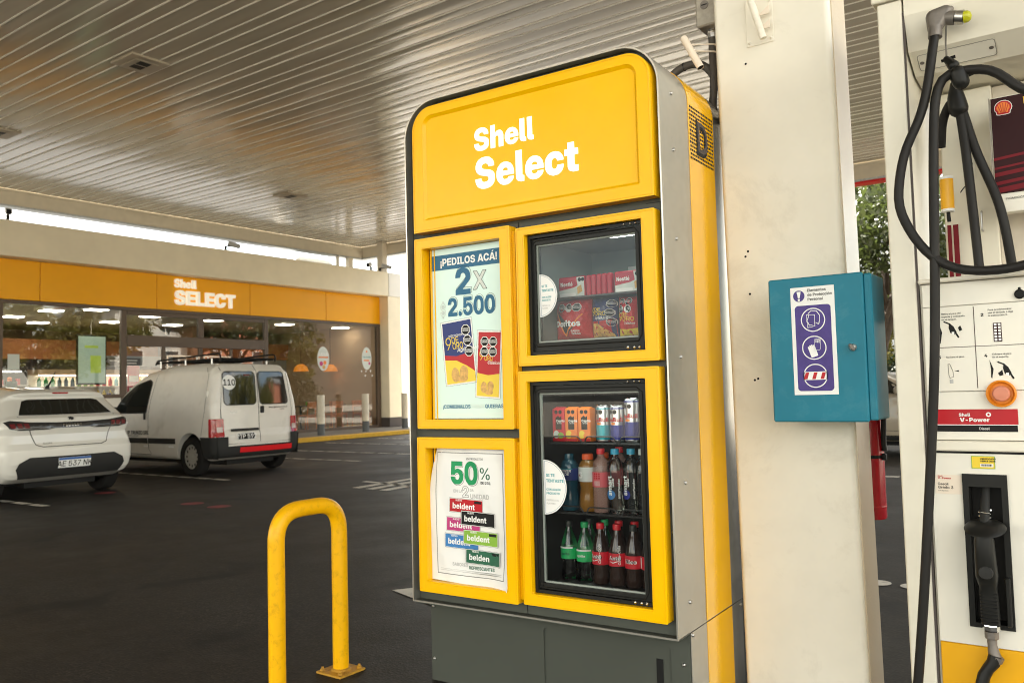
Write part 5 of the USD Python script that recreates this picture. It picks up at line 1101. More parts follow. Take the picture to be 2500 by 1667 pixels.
t, fn, w, h = bag('biscuit_bag', 'navy and red biscuit bag in the middle of the upper fridge', 0.194, 0.302, 1.388, 1.548, 0.185, 'bag_navy')
part(t, 'print', wrap(Polygon([(-0.053, 0.065), (0, 0.062), (0.053, 0.07), (0.053, 0.002), (-0.053, 0.002)]), fn(0.001), 0.012), 'print_red'); part(t, 'print', wrap(Polygon([(-0.05, 0.055), (-0.01, 0.055), (0.045, 0.012), (0.045, 0.003), (-0.05, 0.003)]), fn(0.0018), 0.012), 'print_biscuit')
part(t, 'print', wrap(union_all([text('9', 0.030, -0.045, 0.085, 'l', 400, 80), text('DE', 0.014, -0.024, 0.100, 'l', 500, 70), text('ORO', 0.016, -0.022, 0.083, 'l', 500, 70)]), fn(0.002)), 'print_yellow'); part(t, 'print', wrap(text('Agridulces', 0.010, -0.028, 0.070, 'l', 600, 60, slant=0.2), fn(0.002)), 'print_white')
for k in range(3): octa_prints(t, 0.040-0.004*(k % 2), 0.128-0.035*k, 0.0165, lambda o: fn(0.002+o))
t, fn, w, h = bag('biscuit_bag', 'red and yellow biscuit bag at the right of the upper fridge', 0.308, 0.410, 1.388, 1.540, 0.182, 'bag_red')
part(t, 'print', wrap(Polygon([(-0.05, 0.03), (0, 0.024), (0.05, 0.03), (0.05, 0.002), (-0.05, 0.002)]), fn(0.001), 0.012), 'print_yellow'); part(t, 'print', wrap(union_all([text('9', 0.030, -0.040, 0.058, 'l', 400, 80), text('DE', 0.014, -0.018, 0.073, 'l', 500, 70), text('ORO', 0.016, -0.016, 0.055, 'l', 500, 70)]), fn(0.002)), 'print_yellow'); part(t, 'print', wrap(text('Clásicos', 0.008, -0.010, 0.043, 'l', 600, 60, slant=0.2), fn(0.002)), 'print_white')
for k in range(4): octa_prints(t, -0.024+0.031*(k % 2), 0.128-0.028*(k//2), 0.0150, lambda o: fn(0.002+o))
def choc(lb, x, w, white):
    t = good('chocolate_pack', lb, 'chocolate', x, 0.150, 1.549)
    v = bx(-w/2, w/2, -0.012, 0.012, 0.002, 0.082, 0.004); part(t, 'wrapper', v, 'choc_red')
    if white:
        part(t, 'print', wrap(Polygon([(-w/2+0.004, 0.005), (w/2-0.004, 0.005), (w/2-0.004, 0.078), (w*0.18, 0.078), (w*0.22, 0.045), (w*0.05, 0.038), (-w/2+0.004, 0.030)]), flat_xz(-0.0125)), 'print_pale'); part(t, 'print', wrap(text('Nestlé', 0.015, -w*0.42, 0.046, 'l', 800, 80, sx=0.85), flat_xz(-0.0130)), 'print_white')
        part(t, 'print', wrap(Polygon([(w*0.22, 0.012), (w*0.40, 0.022), (w*0.36, 0.048), (w*0.20, 0.038)]), flat_xz(-0.0131)), 'print_biscuit'); part(t, 'print', wrap(rrect(-w*0.45, w*0.15, 0.006, 0.018, 0.004), flat_xz(-0.0130)), 'print_white')
        part(t, 'seal', wrap(union_all([octa(w*0.30, 0.068, 0.008), octa(w*0.42, 0.068, 0.008)]), flat_xz(-0.0132)), 'print_black')
choc('dark red and cream chocolate pack on the upper fridge shelf, left end', 0.128, 0.118, True)
for i in range(5): choc(('first', 'second', 'third', 'fourth', 'fifth')[i]+' narrow dark red chocolate bar from the left on the upper fridge shelf', 0.200+0.0225*i, 0.021, False)
choc('dark red and cream chocolate pack on the upper fridge shelf, right end', 0.370, 0.118, True)

# ------------------------------------------------------------------ hoop barrier
hb = thing('hoop_barrier', 'chipped yellow hoop barrier of bent steel tube bolted to the asphalt', 'barrier', (-2.81, 2.40, 0))
X, Y0, Y1, ZT = -2.81, 2.232, 2.572, 0.727
pth = fillet([(X, Y0, 0.008), (X, Y0, ZT), (X, Y1, ZT), (X, Y1, 0.008)], 0.125, 10)
seg = [pth[0], (X, Y0, 0.3)] + list(pth[1:-1]) + [(X, Y1, 0.3), pth[-1]]
part(hb, 'tube', tube(seg, 0.0345, 24), 'hoop_yellow', smooth=50)
for y in (Y0, Y1):
    bp = part(hb, 'base_plate', bx(X-0.075, X+0.075, y-0.075, y+0.075, 0.0, 0.010, 0.002), 'rust_yellow')
    part(bp, 'weld', lathe([(0.044, 0.010), (0.040, 0.016), (0.034, 0.020)], 18, at=(X, y, 0)), 'rust_yellow')
    for sx in (-1, 1):
        for sy in (-1, 1): part(bp, 'bolt', lathe([(0.011, 0.010), (0.011, 0.018), (0.006, 0.020), (0.006, 0.027)], 6, at=(X+sx*0.055, y+sy*0.055, 0)), 'rust_yellow')

# ------------------------------------------------------------------ column with its fittings
CY, CXa, CXb = 3.15, -1.214, -0.770
colm = thing('canopy_column', 'thick cream painted steel column beside the kiosk carrying the canopy', 'column', ((CXa+CXb)/2, CY+0.2, 0), lean=-0.53, local=True)
cx_, cy_ = (CXa+CXb)/2, CY+0.2
def cb(x0, x1, y0, y1, z0, z1, b=0): return bx(x0-cx_, x1-cx_, y0-cy_, y1-cy_, z0, z1, b)
sec = rrect(CXa-cx_, CXb-cx_, CY-cy_, CY+0.24-cy_, 0.022, 6)
part(colm, 'shaft', ext(sec, 0.0, 6.06, 'xy'), 'column_paint', smooth=30)
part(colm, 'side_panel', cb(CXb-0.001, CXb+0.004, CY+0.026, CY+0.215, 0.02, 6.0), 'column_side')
fl = sub(colm, 'flag_holder')
part(fl, 'plate', cb(-1.080, -0.975, CY-0.004, CY, 2.50, 2.68, 0.001), 'column_paint')
for k in range(2): part(fl, 'bracket', sh(ext(Polygon([(-0.03, 0.0), (0.016, 0.0), (0.016, 0.032)]), -0.002, 0.002, 'xz'), (-0.995-cx_, CY-0.03-cy_, 2.545+0.055*k)), 'tube_cream')
part(fl, 'tube', tube([(-1.003-cx_, CY-0.040-cy_, 2.505), (-1.055-cx_, CY-0.060-cy_, 2.72)], 0.013, 14), 'column_paint', smooth=40)
for x, z in ((-1.07, 2.515), (-0.985, 2.515), (-0.985, 2.66)): bolt(fl, x-cx_, CY-0.004-cy_, z, '-y', 0.005, 'column_paint')
for x, z in ((-1.119, 1.709), (-1.130, 1.690), (-1.120, 1.544), (-1.105, 1.219), (-1.118, 1.214), (-1.09, 2.44)): part(colm, 'screw_hole', wrap(Point(x-cx_, z).buffer(0.0045, quad_segs=4), flat_xz(CY-cy_-0.0006)), 'black')
jb = thing('junction_box', 'weathered grey metal junction box with a flexible conduit on the left of the cream column', 'junction box', (-1.30, 3.28, 2.2))
part(jb, 'box', bx(-1.340, -1.245, 3.22, 3.33, 2.668, 2.88, 0.006), 'galv'); part(jb, 'knockout', lathe([(0.018, 0), (0.018, 0.003)], 14, 'y', (-1.300, 3.22, 2.755)), 'cast_metal'); part(jb, 'knockout_slot', bx(-1.312, -1.288, 3.2155, 3.2168, 2.753, 2.757), 'black')
part(jb, 'gland', lathe([(0.020, 2.632), (0.020, 2.668)], 8, at=(-1.292, 3.275, 0)), 'steel'); part(jb, 'gland_nut', lathe([(0.023, 2.650), (0.023, 2.660)], 6, at=(-1.292, 3.275, 0)), 'chrome')
part(jb, 'conduit', tube(spline([(-1.292, 3.275, 2.64), (-1.293, 3.275, 2.52), (-1.297, 3.275, 2.40), (-1.297, 3.275, 2.31), (-1.275, 3.275, 2.278), (-1.245, 3.29, 2.30), (-1.24, 3.30, 2.36)], 36), 0.0165, 12), 'conduit_grey', smooth=50)
part(jb, 'branch_conduit', tube(spline([(-1.298, 3.29, 2.47), (-1.325, 3.29, 2.515), (-1.365, 3.285, 2.543), (-1.42, 3.27, 2.540), (-1.475, 3.25, 2.500), (-1.50, 3.24, 2.44), (-1.505, 3.23, 2.38)], 36), 0.0165, 12), 'conduit_grey', smooth=50)
part(jb, 'cable_band', lathe([(0.018, -0.003), (0.018, 0.003)], 12, 'x', (-1.42, 3.27, 2.540)), 'black')
pt = thing('white_tube', 'short cream plastic tube tied across the grey conduit beside the column', 'tube', (-1.31, 3.1, 2.43))
pv = [np.array((-1.345, 3.10, 2.588)), np.array((-1.277, 3.10, 2.450))]; part(pt, 'tube', tube(pv, 0.0145, 14, caps=False), 'tube_cream', smooth=50); part(pt, 'end_cap', tube([pv[0]+(pv[0]-pv[1])*0.02, pv[0]], [0.012, 0.0145], 14), 'tube_cream'); part(pt, 'tube_bore', tube([pv[1]+(pv[0]-pv[1])*0.01, pv[1]+(pv[0]-pv[1])*0.02], 0.0135, 14), 'black')
for z0 in (2.555, 2.525): part(pt, 'wire_tie', tube([(-1.330+(2.585-z0)*0.5, 3.105, z0), (-1.26, 3.20, z0+0.018), (-1.24, 3.25, z0+0.02)], 0.0035, 6), 'tube_cream')

# ------------------------------------------------------------------ safety cabinet, extinguisher
cbn = thing('safety_cabinet', 'scuffed teal metal cabinet with a purple safety sticker fixed to the cream column', 'cabinet', (-0.83, 3.05, 1.06))
part(cbn, 'case', bx(-0.985, -0.655, 2.975, CY-0.002, 1.068, 1.558, 0.004), 'teal'); part(cbn, 'door_return', bx(-0.680, -0.653, 2.962, 2.976, 1.068, 1.558, 0.005), 'teal')
part(cbn, 'door', bx(-0.996, -0.678, 2.950, 2.972, 1.063, 1.563, 0.005), 'teal'); part(cbn, 'door_shadow_gap', bx(-0.983, -0.682, 2.972, 2.9755, 1.07, 1.556), 'black')
lt = sub(cbn, 'latch'); part(lt, 'rosette', lathe([(0.013, 0), (0.013, 0.004), (0.008, 0.010)], 16, 'y', (-0.718, 2.950, 1.312)), 'steel', smooth=40); part(lt, 'wing', rotm(bx(-0.732, -0.704, 2.930, 2.942, 1.306, 1.318, 0.004), [0, 1, 0], 55, (-0.718, 2.936, 1.312)), 'cast_metal')
st = sub(cbn, 'safety_sticker'); SY = 2.9492
part(st, 'sheet', wrap(sbox(-0.918, 1.156, -0.770, 1.528), flat_xz(SY)), 'paper'); part(st, 'print_field', wrap(rrect(-0.905, -0.784, 1.169, 1.464, 0.012), flat_xz(SY-0.0004)), 'print_purple')
q_ = lambda g, mt, o=0.0008: part(st, 'print', wrap(g, flat_xz(SY-o)), mt)
q_(Point(-0.889, 1.498).buffer(0.0195), 'print_purple'); q_(union_all([Polygon([(-0.896, 1.513), (-0.882, 1.513), (-0.886, 1.491), (-0.892, 1.491)]), Point(-0.889, 1.4845).buffer(0.004)]), 'print_white', 0.0012)
for i, s_ in enumerate(('Elementos', 'de Protección', 'Personal')): q_(text(s_, 0.0095, -0.860, 1.511-0.0155*i, 'l', 600, 70), 'print_black')
for i, zc in enumerate((1.413, 1.317, 1.221)):
    o_ = Point(-0.8445, zc).buffer(0.041, quad_segs=14); q_(o_.difference(Point(-0.8445, zc).buffer(0.0375, quad_segs=14)), 'print_white')
    if i == 0:
        hd = LineString([(-0.860, zc+0.022), (-0.850, zc+0.032), (-0.832, zc+0.030), (-0.822, zc+0.015), (-0.823, zc-0.005), (-0.826, zc-0.016), (-0.835, zc-0.010)]).buffer(0.0011)
        vs = Polygon([(-0.867, zc+0.020), (-0.838, zc+0.018), (-0.838, zc-0.022), (-0.864, zc-0.027)]); fc = LineString([(-0.858, zc+0.016), (-0.862, zc+0.004), (-0.866, zc-0.004), (-0.860, zc-0.010), (-0.858, zc-0.018), (-0.848, zc-0.018)]).buffer(0.001)
        q_(union_all([hd, vs.difference(vs.buffer(-0.0016)), fc]), 'print_white')
    elif i == 1:
        g1 = affinity.rotate(union_all([rrect(-0.012, 0.012, -0.026, 0.010, 0.003)]+[rrect(-0.012+0.0062*k, -0.0068+0.0062*k, 0.004, 0.018-0.003*abs(k-1.5), 0.002) for k in range(4)]), 18, origin=(0, 0)); q_(affinity.translate(g1, -0.851, zc-0.006), 'print_white')
        g3 = union_all([rrect(-0.010, 0.011, -0.016, 0.010, 0.003)]+[rrect(-0.010+0.0055*k, -0.0055+0.0055*k, 0.005, 0.024-0.002*abs(k-1.5), 0.002) for k in range(4)]); g3 = affinity.translate(affinity.rotate(g3, -6, origin=(0, 0)), -0.834, zc+0.008); q_(g3.difference(g3.buffer(-0.0012)), 'print_white')
    else:
        bnd = sbox(-0.90, zc-0.014, -0.78, zc+0.014).intersection(o_); q_(bnd, 'print_white')
        q_(union_all([Polygon([(-0.884+0.028*k, zc-0.0115), (-0.872+0.028*k, zc-0.0115), (-0.865+0.028*k, zc+0.0115), (-0.877+0.028*k, zc+0.0115)]) for k in range(4)]).intersection(bnd.buffer(-0.002)), 'print_red', 0.0012)
EX, EY = -0.800, 3.47
ex = thing('fire_extinguisher', 'dark red fire extinguisher hanging behind the teal cabinet on the column side', 'fire extinguisher', (EX, EY, 0.67))
part(ex, 'cylinder', lathe([(0.046, 0.670), (0.050, 0.676), (0.050, 0.712), (0.0515, 0.714), (0.0515, 0.720), (0.050, 0.722), (0.050, 1.10), (0.040, 1.14), (0.018, 1.165)], 28, at=(EX, EY, 0)), 'ext_red', smooth=40)
part(ex, 'strap', lathe([(0.0515, 0.902), (0.0515, 0.914)], 28, at=(EX, EY, 0)), 'black', smooth=60); part(ex, 'strap_buckle', bx(EX+0.046, EX+0.062, EY-0.025, EY-0.005, 0.895, 0.920, 0.003), 'black')
part(ex, 'hose', tube(spline([(EX+0.01, EY-0.01, 1.17), (EX+0.048, EY-0.022, 1.13), (EX+0.060, EY-0.025, 1.05), (EX+0.058, EY-0.018, 0.93)], 20), 0.010, 8), 'rubber', smooth=50); part(ex, 'valve', bx(EX-0.02, EX+0.02, EY-0.02, EY+0.02, 1.16, 1.20, 0.005), 'cast_metal')

# ------------------------------------------------------------------ fuel pump
pu = thing('fuel_pump', 'tall cream fuel pump with black hoses, nozzle and instruction panel at the right edge', 'fuel pump', (-0.35, 3.2, 0))
Y = 2.95
part(pu, 'corner_post', bx(-0.590, -0.515, Y, 3.42, 0.02, 2.445, 0.004), 'pump_white'); part(pu, 'post_cap', bx(-0.605, 0.4, Y-0.015, 3.44, 2.447, 2.52, 0.004), 'pump_white')
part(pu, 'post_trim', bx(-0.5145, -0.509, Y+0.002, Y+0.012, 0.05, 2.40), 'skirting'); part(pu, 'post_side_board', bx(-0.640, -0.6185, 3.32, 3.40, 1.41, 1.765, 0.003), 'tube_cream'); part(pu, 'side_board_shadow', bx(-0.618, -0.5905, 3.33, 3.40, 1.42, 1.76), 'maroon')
part(pu, 'plinth', bx(-0.505, 0.40, Y+0.008, 3.42, 0.0, 0.055), 'skirting')
part(pu, 'carcass', bx(-0.507, 0.40, Y+0.080, 3.42, 0.056, 1.505), 'pump_white'); part(pu, 'carcass_side', bx(-0.507, -0.500, Y+0.012, Y+0.079, 0.056, 1.501), 'pump_white')
part(pu, 'yellow_panel', bx(-0.500, 0.40, Y, Y+0.010, 0.06, 0.3815, 0.002), 'pump_yellow')
lp = sbox(-0.500, 0.3835, 0.40, 0.966).difference(sbox(-0.413, 0.441, -0.293, 0.904)); part(pu, 'lower_panel', ext(lp, Y, Y+0.010, 'xz'), 'pump_panel')
part(pu, 'ledge', bx(-0.503, 0.40, Y-0.012, Y+0.02, 0.974, 1.006, 0.004), 'pump_white'); part(pu, 'ledge_gap', bx(-0.500, 0.40, Y+0.002, Y+0.009, 0.9665, 0.9735), 'black')
part(pu, 'middle_panel', bx(-0.500, 0.40, Y, Y+0.010, 1.008, 1.158, 0.0015), 'pump_panel'); part(pu, 'instruction_panel', bx(-0.500, 0.40, Y-0.001, Y+0.010, 1.1595, 1.4255, 0.0015), 'pump_panel'); part(pu, 'upper_panel', bx(-0.500, 0.40, Y, Y+0.010, 1.427, 1.500, 0.0015), 'pump_panel'); part(pu, 'top_ledge', bx(-0.508, 0.40, Y-0.014, 3.42, 1.502, 1.517, 0.004), 'pump_white')
# instruction print
IY = Y-0.0018
def pp(g, mt, o=0.0, name='print', y=IY): return part(pu, name, wrap(g, flat_xz(y-o)), mt)
pp(union_all([sbox(-0.3575, 1.168, -0.3555, 1.420), sbox(-0.470, 1.2960, -0.225, 1.2978)]), 'maroon')
for n_, x, z in (('1', -0.478, 1.40), ('2', -0.338, 1.388), ('3', -0.462, 1.262), ('4', -0.334, 1.262)): pp(text(n_, 0.0095, x, z, 'l', 900, 60), 'print_black')
for x, z, ls in ((-0.447, 1.400, ('Retire el pico del', 'soporte y colóquelo', 'en el tanque.')), (-0.318, 1.404, ('Para predeterminar', 'use el teclado o siga', 'la instrucción 3.')), (-0.440, 1.264, ('Accione el pico.',)), (-0.313, 1.268, ('Coloque el pico', 'en el soporte.'))):
    pp(union_all([text(l_, 0.0052, x, z-0.0088*i, 'l', 600, 50) for i, l_ in enumerate(ls)]), 'print_black')
def pico(x, z): return union_all([LineString([(x-0.022, z+0.030), (x-0.006, z+0.022)]).buffer(0.0022), Polygon([(x-0.008, z+0.026), (x+0.004, z+0.014), (x+0.012, z-0.004), (x+0.006, z-0.012), (x-0.006, z-0.006), (x-0.010, z+0.010)]), LineString([(x+0.008, z-0.004), (x+0.016, z-0.020)]).buffer(0.0026)])
pp(pico(-0.418, 1.348), 'print_black'); pp(sbox(-0.420, 1.336, -0.413, 1.345), 'print_white', 0.0004); pp(Polygon([(-0.455, 1.372), (-0.447, 1.345), (-0.453, 1.310), (-0.457, 1.31), (-0.455, 1.34)]), 'print_black'); pp(Polygon([(-0.402, 1.358), (-0.395, 1.364), (-0.390, 1.350), (-0.398, 1.346)]), 'print_black')
pp(sbox(-0.306, 1.308, -0.2835, 1.366), 'maroon'); pp(union_all([sbox(-0.3035+0.0105*i, 1.311+0.0093*j, -0.2965+0.0105*i, 1.3175+0.0093*j) for i in range(2) for j in range(6)]), 'print_white', 0.0004)
nz = Polygon([(-0.436, 1.245), (-0.430, 1.245), (-0.422, 1.222), (-0.421, 1.204), (-0.432, 1.200), (-0.435, 1.21)]); pp(nz.difference(nz.buffer(-0.0012)), 'print_black'); pp(sbox(-0.433, 1.184, -0.423, 1.197), 'print_grey'); pp(Polygon([(-0.420, 1.222), (-0.406, 1.2245), (-0.406, 1.2205)]), 'print_black')
pp(Polygon([(-0.321, 1.254), (-0.311, 1.225), (-0.316, 1.196), (-0.319, 1.20), (-0.318, 1.225)]), 'print_black'); pp(pico(-0.276, 1.216), 'print_black'); pp(sbox(-0.279, 1.204, -0.271, 1.213), 'print_white', 0.0004); pp(Polygon([(-0.300, 1.212), (-0.288, 1.222), (-0.286, 1.206), (-0.296, 1.203)]), 'print_black')
# product label
lb = sub(pu, 'product_label'); LY = Y-0.0012
part(lb, 'red_field', wrap(sbox(-0.490, 1.056, -0.254, 1.103), flat_xz(LY)), 'print_red'); part(lb, 'dark_field', wrap(sbox(-0.490, 1.034, -0.2565, 1.0535), flat_xz(LY)), 'print_black'); part(lb, 'line', wrap(sbox(-0.490, 1.0535, -0.254, 1.056), flat_xz(LY)), 'print_white')
part(lb, 'print', wrap(union_all([fit('Shell', -0.413, -0.382, 1.081, 0.0100, 850, 80), fit('V-Power', -0.411, -0.330, 1.0645, 0.0125, 900, 90), text('Diesel', 0.0075, -0.345, 1.040, 'c', 500, 70), Point(-0.332, 1.0865).buffer(0.0070).difference(Point(-0.332, 1.0865).buffer(0.0034))]), flat_xz(LY-0.0005)), 'print_white')
gs = sub(pu, 'grade_label'); part(gs, 'sheet', wrap(sbox(-0.490, 0.840, -0.416, 0.899), flat_xz(LY)), 'tube_cream'); part(gs, 'print', wrap(union_all([text('Gasoil', 0.0078, -0.483, 0.867, 'l', 600, 70), text('Grado 3', 0.0086, -0.483, 0.856, 'l', 600, 70), text('CON ADITIVO', 0.0032, -0.483, 0.848, 'l', 500, 50)]), flat_xz(LY-0.0005)), 'print_black'); part(gs, 'print_red', wrap(union_all([text('V-Power', 0.006, -0.482, 0.886, 'l', 900, 60), text('Shell', 0.004, -0.482, 0.893, 'l', 800, 50)]), flat_xz(LY-0.0005)), 'print_red')
ys_ = sub(pu, 'inspection_sticker'); part(ys_, 'sheet', wrap(sbox(-0.386, 0.921, -0.322, 0.960), flat_xz(LY)), 'print_lime'); part(ys_, 'field', wrap(sbox(-0.384, 0.923, -0.324, 0.958), flat_xz(LY-0.0003)), 'print_yellow'); part(ys_, 'print', wrap(union_all([text('VERIFICADO', 0.0048, -0.362, 0.949, 'l', 900, 50), text('VENCE 2025', 0.0048, -0.362, 0.942, 'l', 900, 50)]+[sbox(-0.360+0.0022*i, 0.929, -0.3590+0.0022*i+0.0004*(i % 3), 0.935) for i in range(14)]), flat_xz(LY-0.0008)), 'print_black'); part(ys_, 'barcode_field', wrap(sbox(-0.362, 0.927, -0.327, 0.9365), flat_xz(LY-0.0005)), 'print_white')
# stop knob, cap
kn = sub(pu, 'stop_button'); kc = (-0.2935, Y, 1.150)
part(kn, 'collar', lathe([(0.038, 0), (0.041, 0.010), (0.041, 0.018), (0.036, 0.020), (0.034, 0.012), (0.030, 0.006)], 28, 'y', kc), 'knob_orange', smooth=40); part(kn, 'well', lathe([(0.034, 0.005), (0.024, 0.0055)], 28, 'y', kc), 'print_orange'); part(kn, 'button', lathe([(0.0235, 0.004), (0.0235, 0.020), (0.020, 0.024), (0.001, 0.025)], 28, 'y', kc), 'knob_core', smooth=40)
kp = sub(pu, 'lock_cap'); part(kp, 'disc', lathe([(0.0145, 0), (0.0145, 0.006), (0.010, 0.008)], 20, 'y', (-0.231, Y, 1.448)), 'black'); part(kp, 'tab', bx(-0.2345, -0.2275, Y-0.005, Y, 1.459, 1.469, 0.001), 'black')
# holster and nozzle
ho = sub(pu, 'nozzle_holster')
part(ho, 'surround', ext(sbox(-0.4135, 0.4405, -0.2925, 0.9045).difference(sbox(-0.397, 0.455, -0.309, 0.866)), Y-0.008, Y+0.02, 'xz'), 'gasket'); part(ho, 'back', bx(-0.4, -0.305, Y+0.055, Y+0.06, 0.44, 0.88), 'black'); part(ho, 'side', cat(bx(-0.401, -0.3965, Y+0.021, Y+0.055, 0.43, 0.88), bx(-0.3095, -0.305, Y+0.021, Y+0.055, 0.43, 0.88)), 'gasket'); part(ho, 'end', cat(bx(-0.396, -0.310, Y+0.021, Y+0.0545, 0.445, 0.4545), bx(-0.396, -0.310, Y+0.021, Y+0.0545, 0.8665, 0.878)), 'gasket'); part(ho, 'hook', bx(-0.312, -0.298, Y-0.03, Y, 0.455, 0.60, 0.003), 'gasket')
nzl = sub(pu, 'nozzle')
part(nzl, 'spout', tube([(-0.353, Y+0.035, 0.885), (-0.354, Y+0.0, 0.83), (-0.354, Y-0.03, 0.785), (-0.354, Y-0.05, 0.757)], [0.012, 0.0125, 0.0135, 0.0145], 14), 'car_plastic', smooth=50)
part(nzl, 'spring', tube([(-0.354+0.0165*math.cos(a), Y-0.028+0.0165*math.sin(a)*0.8, 0.800-0.0035*a/2) for a in np.linspace(0, 14, 60)], 0.0025, 6), 'chrome', smooth=50)
gd = lathe([(0.016, 0.0), (0.040, -0.004), (0.055, -0.014), (0.0565, -0.017), (0.054, -0.018), (0.038, -0.010), (0.016, -0.006)], 30); gd = rotm(gd, [1, 0, 0], 22); part(nzl, 'splash_guard', sh(gd, (-0.352, Y-0.065, 0.765)), 'gasket', smooth=40)
part(nzl, 'collar', lathe([(0.0145, 0.732), (0.0145, 0.748)], 14, at=(-0.3525, Y-0.070, 0)), 'steel')
secs = [(0.735, 0.0225, 0.020, -0.072), (0.715, 0.0265, 0.026, -0.074), (0.66, 0.028, 0.030, -0.070), (0.61, 0.030, 0.029, -0.062), (0.588, 0.027, 0.024, -0.052), (0.575, 0.024, 0.019, -0.045), (0.55, 0.0245, 0.019, -0.042), (0.50, 0.0255, 0.020, -0.038), (0.462, 0.0255, 0.020, -0.036)]
v = []; f = []; nn = 20
for z, a, b, yo in secs:
    for k in range(nn): an = 2*PI*k/nn; v.append((-0.3545+0.0015*(0.735-z)/0.27-0.0+a*np.sign(math.cos(an))*abs(math.cos(an))**0.7, Y+yo+b*np.sign(math.sin(an))*abs(math.sin(an))**0.7, z))
for i in range(len(secs)-1):
    for k in range(nn): j = (k+1) % nn; f += [(i*nn+k, (i+1)*nn+j, i*nn+j), (i*nn+k, (i+1)*nn+k, (i+1)*nn+j)]
v += [(-0.3545, Y-0.072, 0.735), (-0.353, Y-0.036, 0.462)]
for k in range(nn): j = (k+1) % nn; f += [(len(v)-2, k, j), (len(v)-1, (len(secs)-1)*nn+j, (len(secs)-1)*nn+k)]
part(nzl, 'grip', T(v, f), 'gasket', smooth=45)
for k in range(9): part(nzl, 'grip_rib', bx(-0.3765, -0.3305, Y-0.0605, Y-0.054, 0.470+0.0105*k, 0.474+0.0105*k, 0.001), 'black')
part(nzl, 'trigger_plate', affinity and lathe([(0.020, 0), (0.018, 0.004), (0.001, 0.005)], 18, 'y', (-0.352, Y-0.094, 0.625)), 'car_plastic', smooth=40)
part(nzl, 'hex_nut', lathe([(0.0225, 0.442), (0.0235, 0.446), (0.0235, 0.458), (0.0225, 0.462)], 8, at=(-0.353, Y-0.036, 0)), 'chrome'); part(nzl, 'swivel_nut', lathe([(0.017, 0.418), (0.019, 0.422), (0.019, 0.440), (0.017, 0.442)], 6, at=(-0.353, Y-0.036, 0)), 'cast_metal')
part(nzl, 'swivel', tube([(-0.353, Y-0.036, 0.42), (-0.353, Y-0.036, 0.400), (-0.350, Y-0.036, 0.378), (-0.347, Y-0.037, 0.362)], [0.014, 0.013, 0.016, 0.019], 12), 'cast_metal', smooth=40); part(nzl, 'swivel_elbow', tube([(-0.347, Y-0.040, 0.372), (-0.352, Y-0.042, 0.350), (-0.366, Y-0.046, 0.332), (-0.378, Y-0.050, 0.310), (-0.384, Y-0.055, 0.285)], [0.018, 0.019, 0.017, 0.018, 0.018], 12), 'gasket', smooth=40); part(nzl, 'swivel_cap', rotm(lathe([(0.021, 0.355), (0.021, 0.372)], 8, at=(-0.347, Y-0.037, 0)), [0, 1, 0], 25, (-0.347, Y, 0.36)), 'cast_metal')
part(nzl, 'tail_hose', tube(spline([(-0.384, Y-0.055, 0.290), (-0.392, Y-0.062, 0.24), (-0.40, Y-0.07, 0.16), (-0.43, Y-0.08, 0.10), (-0.50, Y-0.10, 0.08)], 20), 0.016, 12), 'rubber', smooth=50)
# head of the pump
hp = Polygon([(Y, 2.445), (Y, 2.386), (Y+0.045, 2.276), (Y+0.15, 2.225), (3.40, 2.20), (3.40, 2.445)])
part(pu, 'head', ext(hp, -0.5085, 0.40, 'yz'), 'pump_white')
# service plate lies on the sloped underside
sl = math.atan2(0.051, 0.105)
def under(u, v): return np.c_[u, Y+0.045+v*math.cos(sl), 2.276-v*math.sin(sl)-0.0015]
part(pu, 'service_plate', wrap(rrect(-0.488, -0.262, 0.018, 0.092, 0.010), under), 'pump_panel'); part(pu, 'plate_edge', wrap(rrect(-0.488, -0.262, 0.018, 0.092, 0.010).difference(rrect(-0.4865, -0.2635, 0.0195, 0.0905, 0.009)), lambda u, v: under(u, v)-[0, 0, 0.0008]), 'skirting')
for x in (-0.477, -0.275): part(pu, 'plate_screw', wrap(Point(x, 0.055).buffer(0.007), lambda u, v: under(u, v)-[0, 0.0003, 0.0012]), 'cast_metal')
part(pu, 'inner_back', bx(-0.468, -0.305, 3.27, 3.40, 1.518, 2.199, 0.003), 'pump_white'); part(pu, 'inner_back', bx(-0.304, 0.40, 3.30, 3.40, 1.518, 2.199), 'wall_plaster')
part(pu, 'socket_plate', cat(bx(-0.385, -0.365, 3.265, 3.27, 1.90, 1.955, 0.002)), 'pump_panel'); part(pu, 'socket_hole', cat(*[bx(-0.379, -0.371, 3.2635, 3.265, 1.915+0.018*i, 1.922+0.018*i) for i in range(2)]), 'black')
part(pu, 'cover_handle', tube(fillet([(-0.352, 3.268, 1.70), (-0.352, 3.245, 1.70), (-0.352, 3.245, 1.765), (-0.352, 3.268, 1.765)], 0.006), 0.003, 6), 'steel')
part(pu, 'hanging_wire', tube(spline([(-0.372, 3.262, 1.905), (-0.378, 3.25, 1.88), (-0.395, 3.22, 1.85), (-0.405, 3.20, 1.83)], 12), 0.002, 5), 'black')
rl = thing('yellow_canister', 'small yellow canister with white ends hanging inside the fuel pump', 'canister', (-0.434, 3.11, 1.755))
part(rl, 'wrap', lathe([(0.0205, 1.762), (0.0205, 1.862)], 20, at=(-0.434, 3.11, 0)), 'pump_yellow', smooth=40); part(rl, 'end_cap', lathe([(0.0185, 1.752), (0.021, 1.754), (0.021, 1.7618)], 20, at=(-0.434, 3.11, 0)), 'print_white', smooth=40); part(rl, 'end_cap', lathe([(0.021, 1.8622), (0.021, 1.870), (0.017, 1.872)], 20, at=(-0.434, 3.11, 0)), 'print_white', smooth=40); part(rl, 'stem', tube([(-0.432, 3.11, 1.72), (-0.433, 3.11, 1.752)], 0.006, 8), 'black')
